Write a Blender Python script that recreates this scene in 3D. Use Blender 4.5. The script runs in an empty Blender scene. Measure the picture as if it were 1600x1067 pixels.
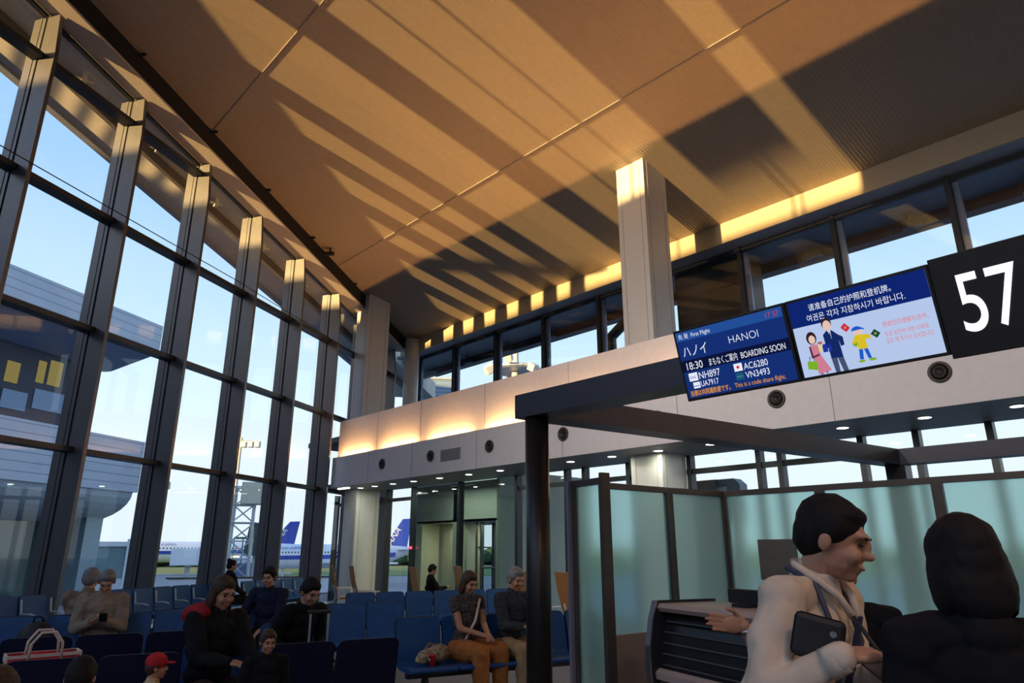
import bpy, bmesh, math, random
from math import sin, cos, pi, radians, sqrt, atan2
from mathutils import Vector as V, Matrix as M4
random.seed(7)
S = bpy.context.scene
COL = S.collection
# ---------------------------------------------------------------- camera
YAW, PITCH = radians(47.354), radians(17.063)
cam = bpy.data.cameras.new('camera'); cam.lens = 24.0; cam.sensor_width = 36.0; cam.clip_end = 3000; cam.clip_start = .05
co = bpy.data.objects.new('camera', cam); COL.objects.link(co)
co.location = (0, 0, 1.5); co.rotation_euler = (pi/2 + PITCH, 0, YAW)
S.camera = co
# ---------------------------------------------------------------- colour management, sky, sun
S.view_settings.view_transform = 'Standard'; S.view_settings.look = 'None'
S.view_settings.exposure = 0.15; S.view_settings.gamma = 1.0; S.view_settings.use_curve_mapping = False
SUN_EL = radians(3.5)
w = bpy.data.worlds.new('sky'); S.world = w; w.use_nodes = True
nt = w.node_tree; nt.nodes.clear()
def nd(t, **k):
    n = nt.nodes.new(t)
    for a, b in k.items(): setattr(n, a, b)
    return n
tc = nd('ShaderNodeTexCoord'); sp = nd('ShaderNodeSeparateXYZ'); nt.links.new(tc.outputs['Generated'], sp.inputs[0])
rp = nd('ShaderNodeValToRGB'); nt.links.new(sp.outputs[2], rp.inputs[0])
e = rp.color_ramp.elements
e[0].position = 0.0; e[0].color = (.80, .90, .96, 1); e[1].position = 1.0; e[1].color = (.20, .40, .82, 1)
for p, c in ((.12, (.84, .95, 1.0, 1)), (.26, (.66, .88, 1.05, 1)), (.46, (.40, .66, 1.05, 1))):
    q = e.new(p); q.color = c
sun_dir = V((0.0, -cos(SUN_EL), sin(SUN_EL)))      # where the sun stands
dt = nd('ShaderNodeVectorMath', operation='DOT_PRODUCT'); nt.links.new(tc.outputs['Generated'], dt.inputs[0]); dt.inputs[1].default_value = sun_dir
pw = nd('ShaderNodeMath', operation='POWER'); mx = nd('ShaderNodeMath', operation='MAXIMUM'); mx.inputs[1].default_value = 0
nt.links.new(dt.outputs['Value'], mx.inputs[0]); nt.links.new(mx.outputs[0], pw.inputs[0]); pw.inputs[1].default_value = 5
ml = nd('ShaderNodeMath', operation='MULTIPLY'); ml.inputs[1].default_value = .5; nt.links.new(pw.outputs[0], ml.inputs[0])
mr = nd('ShaderNodeMixRGB', blend_type='ADD'); mr.inputs[2].default_value = (1.0, .55, .2, 1)
nt.links.new(ml.outputs[0], mr.inputs[0]); nt.links.new(rp.outputs[0], mr.inputs[1])
bg = nd('ShaderNodeBackground'); bg.inputs[1].default_value = 1.0; nt.links.new(mr.outputs[0], bg.inputs[0])
ow = nd('ShaderNodeOutputWorld'); nt.links.new(bg.outputs[0], ow.inputs[0])
sl = bpy.data.lights.new('sun', 'SUN'); sl.energy = 15.0; sl.color = (1.0, .64, .24); sl.angle = radians(.55)
so = bpy.data.objects.new('sun', sl); COL.objects.link(so); so.location = (0, -30, 12)
so.rotation_euler = (-sun_dir).to_track_quat('-Z', 'Y').to_euler()
def area(name, loc, rot, sx, sy, energy, color, parent=None, spread=180):
    l = bpy.data.lights.new(name, 'AREA'); l.shape = 'RECTANGLE'; l.size = sx; l.size_y = sy; l.energy = energy; l.color = color; l.spread = radians(spread)
    o = bpy.data.objects.new(name, l); COL.objects.link(o); o.location = loc; o.rotation_euler = rot
    if parent: o.parent = parent
    return o
# ---------------------------------------------------------------- pixel ray -> point at a real distance
CAM = V((0, 0, 1.5)); Fh = V((-sin(YAW), cos(YAW), 0)); Rh = V((cos(YAW), sin(YAW), 0))
FW = Fh*cos(PITCH) + V((0, 0, sin(PITCH))); UP = -Fh*sin(PITCH) + V((0, 0, cos(PITCH)))
def ray(x, y): return FW + Rh*(x-800)/1067 + UP*(533.5-y)/1067
def at(x, y, d):
    r = ray(x, y); return CAM + r*(d/sqrt(r.x**2 + r.y**2))
def atz(x, y, z):
    r = ray(x, y); return CAM + r*((z-1.5)/r.z)
def atY(x, y, Y):
    r = ray(x, y); return CAM + r*(Y/r.y)
# ---------------------------------------------------------------- materials (all procedural)
MATS = {}
def mat(name, col, rough=.6, metal=0.0, var=.08, scale=8.0, bump=0.0, emit=None, es=1.0, spec=.5, wave=None):
    if name in MATS: return MATS[name]
    m = bpy.data.materials.new(name); m.use_nodes = True; MATS[name] = m
    t = m.node_tree; b = t.nodes['Principled BSDF']
    b.inputs['Roughness'].default_value = rough; b.inputs['Metallic'].default_value = metal
    b.inputs['Specular IOR Level'].default_value = spec
    c = t.nodes.new('ShaderNodeTexCoord'); n = t.nodes.new('ShaderNodeTexNoise'); n.inputs['Scale'].default_value = scale; n.inputs['Detail'].default_value = 3
    t.links.new(c.outputs['Object'], n.inputs['Vector'])
    r = t.nodes.new('ShaderNodeValToRGB'); t.links.new(n.outputs['Fac'], r.inputs[0])
    r.color_ramp.elements[0].position = .3; r.color_ramp.elements[1].position = .7
    r.color_ramp.elements[0].color = tuple(x*(1-var) for x in col) + (1,)
    r.color_ramp.elements[1].color = tuple(min(1, x*(1+var)) for x in col) + (1,)
    t.links.new(r.outputs[0], b.inputs['Base Color'])
    if emit:
        b.inputs['Emission Color'].default_value = tuple(emit) + (1,); b.inputs['Emission Strength'].default_value = es
    if wave:
        axis, sc, dist = wave
        wv = t.nodes.new('ShaderNodeTexWave'); wv.wave_type = 'BANDS'; wv.bands_direction = axis; wv.inputs['Scale'].default_value = sc
        t.links.new(c.outputs['Object'], wv.inputs['Vector'])
        bp = t.nodes.new('ShaderNodeBump'); bp.inputs['Strength'].default_value = 1.0; bp.inputs['Distance'].default_value = dist
        t.links.new(wv.outputs['Fac'], bp.inputs['Height']); t.links.new(bp.outputs[0], b.inputs['Normal'])
    elif bump:
        bp = t.nodes.new('ShaderNodeBump'); bp.inputs['Strength'].default_value = .6; bp.inputs['Distance'].default_value = bump
        t.links.new(n.outputs['Fac'], bp.inputs['Height']); t.links.new(bp.outputs[0], b.inputs['Normal'])
    return m
def glass(name, tint, refl=1.0, ior=1.5):
    m = bpy.data.materials.new(name); m.use_nodes = True; t = m.node_tree; t.nodes.clear(); MATS[name] = m
    o = t.nodes.new('ShaderNodeOutputMaterial'); mx = t.nodes.new('ShaderNodeMixShader')
    a = t.nodes.new('ShaderNodeBsdfTransparent'); a.inputs[0].default_value = tuple(tint) + (1,)
    g = t.nodes.new('ShaderNodeBsdfGlossy'); g.inputs['Roughness'].default_value = .02; g.inputs[0].default_value = (refl, refl, refl, 1)
    lw = t.nodes.new('ShaderNodeLayerWeight'); lw.inputs[0].default_value = .5
    pw = t.nodes.new('ShaderNodeMath'); pw.operation = 'POWER'; pw.inputs[1].default_value = 5; t.links.new(lw.outputs['Facing'], pw.inputs[0])
    f = t.nodes.new('ShaderNodeMath'); f.operation = 'MULTIPLY_ADD'; f.inputs[1].default_value = .9; f.inputs[2].default_value = .05; t.links.new(pw.outputs[0], f.inputs[0])
    t.links.new(f.outputs[0], mx.inputs[0]); t.links.new(a.outputs[0], mx.inputs[1]); t.links.new(g.outputs[0], mx.inputs[2]); t.links.new(mx.outputs[0], o.inputs[0])
    return m
def frosted(name, col):
    m = bpy.data.materials.new(name); m.use_nodes = True; t = m.node_tree; t.nodes.clear(); MATS[name] = m
    o = t.nodes.new('ShaderNodeOutputMaterial'); mx = t.nodes.new('ShaderNodeMixShader')
    a = t.nodes.new('ShaderNodeBsdfTranslucent'); a.inputs[0].default_value = tuple(col) + (1,)
    g = t.nodes.new('ShaderNodeBsdfRefraction'); g.inputs['Roughness'].default_value = .8; g.inputs['IOR'].default_value = 1.02; g.inputs[0].default_value = tuple(col) + (1,)
    t.links.new(a.outputs[0], mx.inputs[1]); t.links.new(g.outputs[0], mx.inputs[2]); mx.inputs[0].default_value = .45
    m2 = t.nodes.new('ShaderNodeMixShader'); d = t.nodes.new('ShaderNodeBsdfDiffuse'); d.inputs[0].default_value = (.18, .45, .44, 1)
    m2.inputs[0].default_value = .14; t.links.new(mx.outputs[0], m2.inputs[1]); t.links.new(d.outputs[0], m2.inputs[2])
    t.links.new(m2.outputs[0], o.inputs[0]); return m
def glow(name, col, s=1.0):
    if name in MATS: return MATS[name]
    m = bpy.data.materials.new(name); m.use_nodes = True; t = m.node_tree; t.nodes.clear(); MATS[name] = m
    o = t.nodes.new('ShaderNodeOutputMaterial'); e = t.nodes.new('ShaderNodeEmission'); e.inputs[0].default_value = tuple(col) + (1,); e.inputs[1].default_value = s
    t.links.new(e.outputs[0], o.inputs[0]); return m
def srgb(r, g, b): return tuple((c/255/12.92 if c/255 <= .04045 else ((c/255+.055)/1.055)**2.4) for c in (r, g, b))
m_ceil = mat('ribbed ceiling metal', (.42, .32, .22), .55, var=.03, wave=('X', 4.7, .008))
m_white = mat('white painted panel', (.76, .73, .74), .5, var=.03)
m_strip = mat('cream painted band', (.42, .34, .23), .5, var=.03)
m_soffit = mat('grey soffit paint', (.22, .25, .26), .5, var=.04)
m_col = mat('column cladding', (.70, .67, .63), .42, var=.03)
m_fin = mat('anodised aluminium fin', (.125, .12, .125), .36, .6, var=.05)
m_black = mat('black rubber', (.012, .012, .014), .6)
m_dark = mat('dark steel frame', (.03, .033, .04), .4, .3)
m_track = mat('black slot lining', (.01, .009, .008), .8)
m_band = mat('plaster ceiling band', (.50, .42, .36), .7, var=.03)
m_portal = mat('charcoal metal portal', (.055, .055, .068), .38, .4)
m_post = mat('dark bronze post', (.03, .025, .024), .35, .5)
m_carpet = mat('speckled carpet', (.16, .15, .15), .95, var=.6, scale=60, bump=.004)
m_blue = mat('blue seat vinyl', (.014, .075, .23), .5, var=.12, spec=.3)
m_navy = mat('navy seat shell', (.008, .011, .035), .55, var=.1, spec=.2)
m_steel = mat('brushed steel', (.45, .45, .47), .3, .9)
m_dsteel = mat('dark steel leg', (.06, .06, .065), .4, .7)
m_wood = mat('orange brown plywood', (.36, .16, .045), .5, var=.15, scale=5)
m_wframe = mat('white seat frame', (.55, .57, .62), .4)
m_beige = mat('beige corridor wall', (.42, .42, .34), .7, var=.04)
m_bronze = mat('bronze partition frame', (.11, .088, .075), .4, .4)
m_laminate = mat('pinkish beige laminate', (.36, .235, .19), .5, var=.05)
m_ledge = mat('counter ledge', (.50, .36, .30), .38, var=.05)
m_slat = mat('dark slatted counter front', (.02, .019, .02), .35, .2)
m_glass = glass('clear window glass', (.95, .98, .99))
m_teal = glass('tinted corridor glass', (.58, .70, .70))
m_frost = frosted('frosted teal glass', (.64, 1.0, .98))
m_panelw = mat('pale wall panel cladding', (.42, .47, .56), .45, .2, var=.06, scale=.6)
def joints(m, sc):
    t = m.node_tree; b = t.nodes['Principled BSDF']; src = b.inputs['Base Color'].links[0].from_socket
    c = t.nodes.new('ShaderNodeTexCoord'); wv = t.nodes.new('ShaderNodeTexWave'); wv.bands_direction = 'Z'; wv.wave_profile = 'SAW'; wv.inputs['Scale'].default_value = sc
    t.links.new(c.outputs['Object'], wv.inputs['Vector']); r = t.nodes.new('ShaderNodeValToRGB'); r.color_ramp.elements[0].position = .88; r.color_ramp.elements[1].position = .91
    r.color_ramp.elements[0].color = (1, 1, 1, 1); r.color_ramp.elements[1].color = (.5, .53, .6, 1); t.links.new(wv.outputs['Fac'], r.inputs[0])
    x = t.nodes.new('ShaderNodeMixRGB'); x.blend_type = 'MULTIPLY'; x.inputs[0].default_value = 1; t.links.new(src, x.inputs[1]); t.links.new(r.outputs[0], x.inputs[2]); t.links.new(x.outputs[0], b.inputs['Base Color'])
joints(m_panelw, .75)
m_dwall = mat('dark terminal wall', (.035, .045, .07), .6)
m_apron = mat('concrete apron', (.24, .24, .25), .9, var=.1, scale=.05)
m_grass = mat('airfield grass', (.13, .19, .05), 1, var=.3, scale=.05)
m_leaf = mat('dark green foliage', (.03, .075, .03), 1, var=.4, scale=.1)
m_planew = mat('white aircraft paint', (.72, .76, .82), .35)
m_planeb = mat('blue aircraft paint', (.02, .06, .42), .35)
m_galv = mat('galvanised steel', (.42, .45, .47), .5, .4)
# ---------------------------------------------------------------- mesh helpers
def obj(name, bm, m, parent=None, smooth=False, loc=None):
    me = bpy.data.meshes.new(name); bmesh.ops.recalc_face_normals(bm, faces=bm.faces); bm.to_mesh(me); bm.free()
    for x in (m if isinstance(m, (list, tuple)) else [m]): me.materials.append(x)
    if smooth: me.shade_smooth()
    o = bpy.data.objects.new(name, me); COL.objects.link(o)
    if parent: o.parent = parent
    if loc is not None: o.location = loc
    return o
def box(bm, x0, x1, y0, y1, z0, z1, mx=None):
    vs = [bm.verts.new((x, y, z)) for x in (x0, x1) for y in (y0, y1) for z in (z0, z1)]
    if mx:
        for v in vs: v.co = mx @ v.co
    for f in ((0, 1, 3, 2), (4, 6, 7, 5), (0, 4, 5, 1), (2, 3, 7, 6), (0, 2, 6, 4), (1, 5, 7, 3)): bm.faces.new([vs[i] for i in f])
    return vs
def B(*a, mx=None, bev=0):
    bm = bmesh.new(); box(bm, *a, mx=mx)
    if bev: bmesh.ops.bevel(bm, geom=bm.edges[:], offset=bev, segments=2, affect='EDGES', profile=.5)
    return bm
def prism(bm, pts, a, b, fn):
    """closed outline pts (u,v) swept from a to b; fn(u,v,t) -> point"""
    va = [bm.verts.new(fn(u, v, a)) for u, v in pts]; vb = [bm.verts.new(fn(u, v, b)) for u, v in pts]
    n = len(pts); bm.faces.new(va); bm.faces.new(vb[::-1])
    for i in range(n): bm.faces.new((va[i], va[(i+1) % n], vb[(i+1) % n], vb[i]))
def P(pts, a, b, fn):
    bm = bmesh.new(); prism(bm, pts, a, b, fn); return bm
def tube(bm, pts, r, n=10, cap=True):
    """round tube through points; r one radius or a list"""
    pts = [V(p) for p in pts]; rs = r if isinstance(r, (list, tuple)) else [r]*len(pts); rings = []
    prev = None
    for i, p in enumerate(pts):
        d = (pts[min(i+1, len(pts)-1)] - pts[max(i-1, 0)]).normalized()
        if prev is None: a = d.orthogonal().normalized()
        else: a = (prev - d*prev.dot(d)).normalized()
        prev = a; b = d.cross(a)
        rings.append([bm.verts.new(p + (a*cos(2*pi*k/n) + b*sin(2*pi*k/n))*rs[i]) for k in range(n)])
    for i in range(len(rings)-1):
        for k in range(n): bm.faces.new((rings[i][k], rings[i][(k+1) % n], rings[i+1][(k+1) % n], rings[i+1][k]))
    if cap: bm.faces.new(rings[0][::-1]); bm.faces.new(rings[-1])
def T(pts, r, n=10):
    bm = bmesh.new(); tube(bm, pts, r, n); return bm
def lathe(bm, prof, n=24, mx=None):
    """profile (r,z) turned about z"""
    rings = [[bm.verts.new((r*cos(2*pi*k/n), r*sin(2*pi*k/n), z)) for k in range(n)] for r, z in prof]
    for i in range(len(rings)-1):
        for k in range(n): bm.faces.new((rings[i][k], rings[i][(k+1) % n], rings[i+1][(k+1) % n], rings[i+1][k]))
    bm.faces.new(rings[0][::-1]); bm.faces.new(rings[-1])
    if mx:
        for rg in rings:
            for v in rg: v.co = mx @ v.co
def ell(bm, c, r, mx=None, sub=2):
    m = M4.Translation(V(c)) @ (mx or M4()) @ M4.Diagonal(V((r[0], r[1], r[2], 1)))
    bmesh.ops.create_icosphere(bm, subdivisions=sub, radius=1, matrix=m)
def tag(o, label=None, cat=None, group=None, kind=None):
    for k, v in (('label', label), ('category', cat), ('group', group), ('kind', kind)):
        if v: o[k] = v
    return o
def empty(name, loc=(0, 0, 0), rz=0.0, label=None, cat=None, group=None, kind=None):
    o = bpy.data.objects.new(name, None); COL.objects.link(o); o.location = loc; o.rotation_euler = (0, 0, rz); o.empty_display_size = .1
    return tag(o, label, cat, group, kind)
def copy_tree(o, parent=None):
    c = o.copy(); COL.objects.link(c)
    if parent: c.parent = parent
    for ch in list(o.children): copy_tree(ch, c)
    return c
def struct(name, bm, m, parent=None, smooth=False):
    o = obj(name, bm, m, parent, smooth)
    if not parent: o['kind'] = 'structure'
    return o
ORD = ['first', 'second', 'third', 'fourth', 'fifth', 'sixth', 'seventh', 'eighth', 'ninth', 'tenth', 'eleventh', 'twelfth', 'thirteenth', 'fourteenth', 'fifteenth', 'sixteenth', 'seventeenth', 'eighteenth']
# ================================================================ THE HALL
# glass wall frame: s runs along the wall towards the camera's left, d outwards
G = V((-.52742, .84960, 0)); N = V((-.84960, -.52742, 0)); P0 = V((-17.8, 9.5, 0))
def gw(s, d, z): return P0 - G*s + N*d + V((0, 0, z))
SL, YS, ZS = .18, 13.18, 8.70                       # ceiling slope, foot line at the right wall
def cz(Y): return ZS + SL*(YS - Y)
# floor
bm = bmesh.new(); box(bm, -24, 14, -14, 14, -.3, 0); struct('floor', bm, m_carpet)
# ceiling (a slab parallel to the slope, cut along the glass wall)
def slab(bm, pts, t):
    lo = [bm.verts.new((x, y, cz(y))) for x, y in pts]; hi = [bm.verts.new((x, y, cz(y)+t)) for x, y in pts]
    bm.faces.new(lo); bm.faces.new(hi[::-1]); n = len(pts)
    for i in range(n): bm.faces.new((lo[i], hi[i], hi[(i+1) % n], lo[(i+1) % n]))
SE = 15.0                                           # where the glass wall ends behind the camera
ca, cb = gw(-4.1, -.2, 0), gw(SE, -.2, 0)
YB = gw(SE, 0, 0).y                                 # back glazing line
bm = bmesh.new(); slab(bm, [(ca.x, YS), (cb.x, YB+.2), (14, YB+.2), (14, YS)], .25); struct('ceiling', bm, m_ceil)
for i, y in enumerate((8.78, 3.98, -.82)):
    x0 = gw((9.5-y)/.8496, -.3, 0).x
    bm = bmesh.new(); box(bm, x0, 14, y-.018, y+.018, cz(y)-.012, cz(y)+.05); struct('trim_%d' % (i+1), bm, mat('ceiling joint', (.30, .25, .21), .6))
# band over the glass heads and the black slot beside it
def run(pts, s0, s1, m, name, par=None):
    bm = bmesh.new(); prism(bm, pts, s0, s1, lambda d, dz, s: gw(s, d, cz(gw(s, d, 0).y) + dz)); return struct(name, bm, m, par)
run([(.62, -.44), (-.26, -.47), (-.26, -.42), (.62, -.38)], -4.0, SE, m_band, 'trim_4')
run([(-.24, -.42), (-.20, -.42), (-.20, .02), (-.24, .02)], -4.0, SE, m_track, 'trim_5')
# fins, transoms and panes of the glass wall, bay by bay
TZ = (3.16, 5.30, 7.46, 9.62)
def fin_top(s): return cz(gw(s, .1, 0).y) - .47
def bay(i, s, bottom=.0):
    b = empty('window_%d' % i, gw(s, 0, 0), kind='structure'); o = -gw(s, 0, 0)
    def q(x): return x + o
    zt = fin_top(s); th = .035
    f = obj('fin', P([(0, .0), (.34, .0), (.34, zt), (.085, zt), (0, zt-.85)], -th, th, lambda d, z, t: q(gw(s+t, d, z))), m_fin, b)
    obj('gasket', P([(.34, 0), (.385, 0), (.385, zt), (.34, zt)], -.02, .02, lambda d, z, t: q(gw(s+t, d, z))), m_black, b)
    bm = bmesh.new()
    prism(bm, [(.385, 0), (.64, 0), (.64, zt), (.385, zt)], -.04, .04, lambda d, z, t: q(gw(s+t, d, z)))
    prism(bm, [(.46, 0), (.50, 0), (.50, zt), (.46, zt)], -.05, .05, lambda d, z, t: q(gw(s+t, d, z)))
    obj('mullion', bm, m_fin, b)
    s2 = s + 1.99
    for z in TZ:
        if z > fin_top(s) - .05: continue
        obj('transom', P([(.22, z-.045), (.47, z-.045), (.47, z+.045), (.22, z+.045)], s+.04, s2-.04, lambda d, zz, t: q(gw(t, d, zz))), m_dark, b)
    obj('head_rail', P([(.33, -.05), (.43, -.05), (.43, .0), (.33, .0)], s+.04, s2-.04, lambda d, dz, t: q(gw(t, d, fin_top(t) + .03 + dz))), m_dark, b)
    bm = bmesh.new(); vs = [bm.verts.new(q(gw(t, .365, z))) for t, z in ((s+.03, .02), (s2-.03, .02), (s2-.03, fin_top(s2)+.04), (s+.03, fin_top(s)+.04))]; bm.faces.new(vs)
    obj('pane', bm, m_glass, b)
    return b
for k in range(-2, 7): bay(k+3, .22 + 1.99*k)
bm = bmesh.new(); prism(bm, [(.1, -.2), (.6, -.2), (.6, .12), (.1, .12)], -4.0, SE, lambda d, z, s: gw(s, d, z)); struct('baseboard_left', bm, m_dark)
# overhang outside, its edge beam, brackets
run([(.62, -.40), (2.55, -.36), (2.55, .25), (.62, .3)], -9, SE+6, mat('eave soffit metal', (.55, .50, .44), .5, var=.05, wave=('Y', .5, .02)), 'trim_6')
run([(2.55, -.42), (2.75, -.42), (2.75, .3), (2.55, .3)], -9, SE+6, mat('eave edge', (.30, .31, .35), .5), 'trim_7')
run([(1.25, -.62), (1.37, -.62), (1.37, -.40), (1.25, -.40)], -9, SE+6, mat('eave purlin', (.16, .13, .10), .5), 'trim_8')
m_brk = mat('bright bracket', (.75, .68, .5), .35)
for k in range(7):
    s = .9 + 1.99*k; a = gw(s, .95, 0); z = cz(a.y) - .50
    bm = bmesh.new(); box(bm, -.05, .05, -.04, .04, -.10, .12, mx=M4.Translation((a.x, a.y, z))); box(bm, -.02, .02, -.16, .16, -.03, .0, mx=M4.Translation((a.x, a.y, z)))
    tag(obj('eave_bracket', bm, m_brk), 'small bright bracket under the eave outside, in the %s window bay from the corner column' % ORD[k], 'bracket', 'eave brackets outside the glass wall')
# tension cable along the glass wall
bm = bmesh.new(); tube(bm, [gw(-.9, -.02, 7.32), gw(5, -.02, 7.50), gw(13, -.02, 7.50)], .010, 6)
tag(obj('tension_cable', bm, m_black), 'thin dark cable stretched across the window fins just above a transom', 'cable')
# track clips under the black slot and the little camera
for k, (x, y) in enumerate(((215, 84), (328, 205), (412, 296), (482, 370), (548, 442))):
    a = gw(0, 0, 0)
    r = ray(x, y); n = V((0, SL, 1)); t = (V((0, YS, ZS)) - CAM).dot(n)/r.dot(n); p = CAM + r*t
    bm = bmesh.new(); mm = M4.Translation(p) @ M4.Rotation(radians(121.8), 4, 'Z')
    box(bm, -.02, .02, -.20, .16, -.07, -.03, mx=mm); box(bm, -.06, .06, -.04, .04, -.10, .0, mx=mm); box(bm, -.05, .05, .08, .14, -.12, .02, mx=mm)
    tag(obj('track_bracket', bm, m_black), 'black bracket under the ceiling slot, %s from the top of the photo' % ORD[k], 'bracket', 'brackets along the black ceiling slot')
r = ray(516, 388); n = V((0, SL, 1)); p = CAM + r*((V((0, YS, ZS)) - CAM).dot(n)/r.dot(n))
sc = empty('security_camera', p, radians(40), 'small dark security camera on the ceiling near the corner column', 'camera')
obj('mount', T([(0, 0, .02), (0, 0, -.12)], .025), m_black, sc); obj('housing', B(-.16, .12, -.05, .05, -.21, -.11, bev=.015), m_dark, sc); obj('lens', T([(-.16, 0, -.16), (-.19, 0, -.16)], .035), m_black, sc)
# right wall: fascia, cove, bulkhead, soffit, deck
XL = -17.85
bm = bmesh.new(); box(bm, XL, 14, 9.5, 9.54, 3.2, 4.03); struct('wall_right', bm, m_white)
bm = bmesh.new(); box(bm, XL, 14, 9.54, 9.72, 3.86, 3.90); struct('trim_9', bm, m_white)
bm = bmesh.new(); box(bm, XL-.12, 14, 9.72, 9.90, 3.3, 5.11); struct('wall_bulkhead', bm, m_white)
bm = bmesh.new(); box(bm, XL-.9, 14, 9.54, 11.2, 3.2, 3.3); struct('ceiling_soffit', bm, m_soffit)
bm = bmesh.new(); box(bm, XL-2.4, 14, 9.90, 13.8, 4.6, 4.75); struct('floor_deck', bm, mat('roof deck', (.12, .12, .13), .8))
for i, x in enumerate((-15.9, -13.9, -11.45, -8.9, -6.3, -3.8, -1.2)):
    bm = bmesh.new(); box(bm, x-.004, x+.004, 9.495, 9.5, 3.2, 4.03); box(bm, x-.004, x+.004, 9.715, 9.72, 4.0, 5.11); struct('trim_%d' % (20+i), bm, mat('panel joint', (.27, .26, .26), .7))
# strip under the ceiling and clerestory
bm = bmesh.new(); box(bm, -20.3, 14, YS, YS+.06, 8.21, 8.80); struct('trim_10', bm, m_strip)
bm = bmesh.new(); box(bm, -20.6, 14, YS+.06, 13.95, 8.21, 8.30); struct('ceiling_strip', bm, mat('blue grey soffit', (.30, .31, .34), .6))
for i in range(11):
    x = -20.0 + .13 + 2.13*i
    x0 = -19.87 + 2.13*i
    b = empty('window_%d' % (20+i), (x0, 13.7, 4.75), kind='structure')
    obj('mullion', B(-.05, .05, -.08, .12, 0, 3.46), m_dark, b)
    obj('flange', B(.05, .16, .04, .12, 0, 3.46), mat('pale blue flange', (.16, .20, .30), .4, .5), b)
    obj('transom', B(.05, 2.08, -.03, .06, 3.34, 3.46), m_dark, b)
    bm = bmesh.new(); bm.faces.new([bm.verts.new(p) for p in ((.05, .0, 0), (2.08, .0, 0), (2.08, .0, 3.4), (.05, .0, 3.4))]); obj('pane', bm, m_glass, b)
# overhang outside the clerestory
bm = bmesh.new(); box(bm, -22, 14, 13.95, 16.0, 8.34, 8.6); struct('trim_11', bm, mat('outer soffit', (.16, .18, .22), .55))
bm = bmesh.new(); box(bm, -22, 14, 15.3, 15.5, 8.10, 8.36); box(bm, -22, 14, 15.95, 16.1, 8.30, 8.75); struct('trim_12', bm, m_dark)
for i in range(9):
    x = -18.8 + 2.13*i
    f = empty('eave_floodlight', (x, 15.1, 8.34), 0, 'small dark floodlight under the outer eave, behind the %s clerestory pane from the left' % ORD[i+1], 'light', 'floodlights beyond the clerestory')
    obj('stem', T([(0, 0, 0), (0, 0, -.2)], .03, 8), m_dark, f); obj('lamp_head', B(-.2, .2, -.08, .12, -.30, -.18, bev=.02), m_dark, f); obj('yoke', T([(-.26, 0, -.24), (-.2, 0, -.1), (.2, 0, -.1), (.26, 0, -.24)], .015, 6), m_dark, f)
# columns
def column(x0, x1, y0, y1, name):
    bm = bmesh.new(); box(bm, x0, x1, y0, y1, 0, cz(y0)+.1)
    o = struct(name, bm, m_col)
    bm = bmesh.new()
    for fx in (.16, .84):
        x = x0 + (x1-x0)*fx; box(bm, x-.004, x+.004, y0-.004, y0, 0, cz(y0)); y = y0 + (y1-y0)*fx; box(bm, x1, x1+.004, y-.004, y+.004, 0, cz(y))
    c = obj('panel_joint', bm, mat('column joint', (.30, .29, .27), .6), o)
column(-7.92, -7.23, 10.3, 11.06, 'wall_column')
column(-18.45, -17.76, 10.3, 11.06, 'wall_column_corner')
o = obj('drain_pipe', T([(-19.28, 13.0, 4.7), (-19.28, 13.0, 8.6)], .26, 20), m_col, smooth=True); tag(o, 'round cream pipe column in the far corner beside the clerestory', 'pipe', kind='structure')
# lower glazing under the soffit
xs = [-20.4, -18.3, -17.35, -16.1, -14.03, -11.87, -10.3, -9.78, -8.6, -7.18, -5.8, -5.42, -4.1, -3.32, -2.4, -.9, 1.2, 3.4, 5.6]
for i in range(len(xs)-1):
    a, c = xs[i], xs[i+1]
    b = empty('window_%d' % (40+i), (a, 11.12, 0), kind='structure')
    obj('mullion', B(-.045, .045, -.06, .10, 0, 3.2), m_dark, b); w_ = c-a
    if a < -16.2 or a > -11.9: obj('transom', B(.045, w_-.045, -.03, .07, 2.86, 2.95), m_dark, b)
    obj('sill', B(.045, w_-.045, -.05, .08, 0, .35 if a < -16.2 else .06), m_dark, b)
    bm = bmesh.new(); bm.faces.new([bm.verts.new(p) for p in ((.04, 0, .05), (w_-.04, 0, .05), (w_-.04, 0, 3.19), (.04, 0, 3.19))])
    obj('pane', bm, m_teal if -16.2 < a < -11.9 else m_glass, b)
# corridor behind the tinted panes
bm = bmesh.new()
box(bm, -16.2, -15.75, 12.6, 12.7, 0, 3.3); box(bm, -14.3, -11.8, 12.6, 12.7, 0, 3.3) if False else None
# back wall with a recess (left leaf) and a door opening (right)
for x0, x1, z0, z1 in ((-18.2, -17.72, 0, 3.4), (-17.72, -14.32, 2.30, 3.4), (-14.32, -12.6, 0, 3.4)): box(bm, x0, x1, 12.6, 12.75, z0, z1)
struct('wall_corridor', bm, m_beige)
bm = bmesh.new(); box(bm, -17.9, -15.75, 13.25, 13.35, 0, 2.4); box(bm, -17.85, -17.72, 12.75, 13.3, 0, 2.4); box(bm, -15.85, -15.72, 12.75, 13.05, 0, 2.4); struct('wall_recess', bm, m_beige)
bm = bmesh.new(); box(bm, -18, -14.2, 12.6, 14.8, 2.30, 2.36); struct('ceiling_recess', bm, m_beige)
d = empty('door_1', (-17.45, 13.22, 0), kind='structure'); obj('door_leaf', B(0, 1.25, -.03, .03, 0, 2.1), mat('door paint', (.44, .43, .33), .6), d); obj('door_handle', B(1.08, 1.18, -.06, -.03, .95, 1.10), m_dsteel, d)
w2 = empty('window_60', (-15.78, 13.05, 0), kind='structure')
for y0, y1 in ((0, .10), (.22, .34), (.72, .98), (1.05, 1.30)): obj('mullion', B(-.05, .05, y0, y1, 0, 2.3), m_dark, w2)
obj('crossbar', B(-.03, .03, 0, 1.3, 1.58, 1.62), m_dark, w2)
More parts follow.
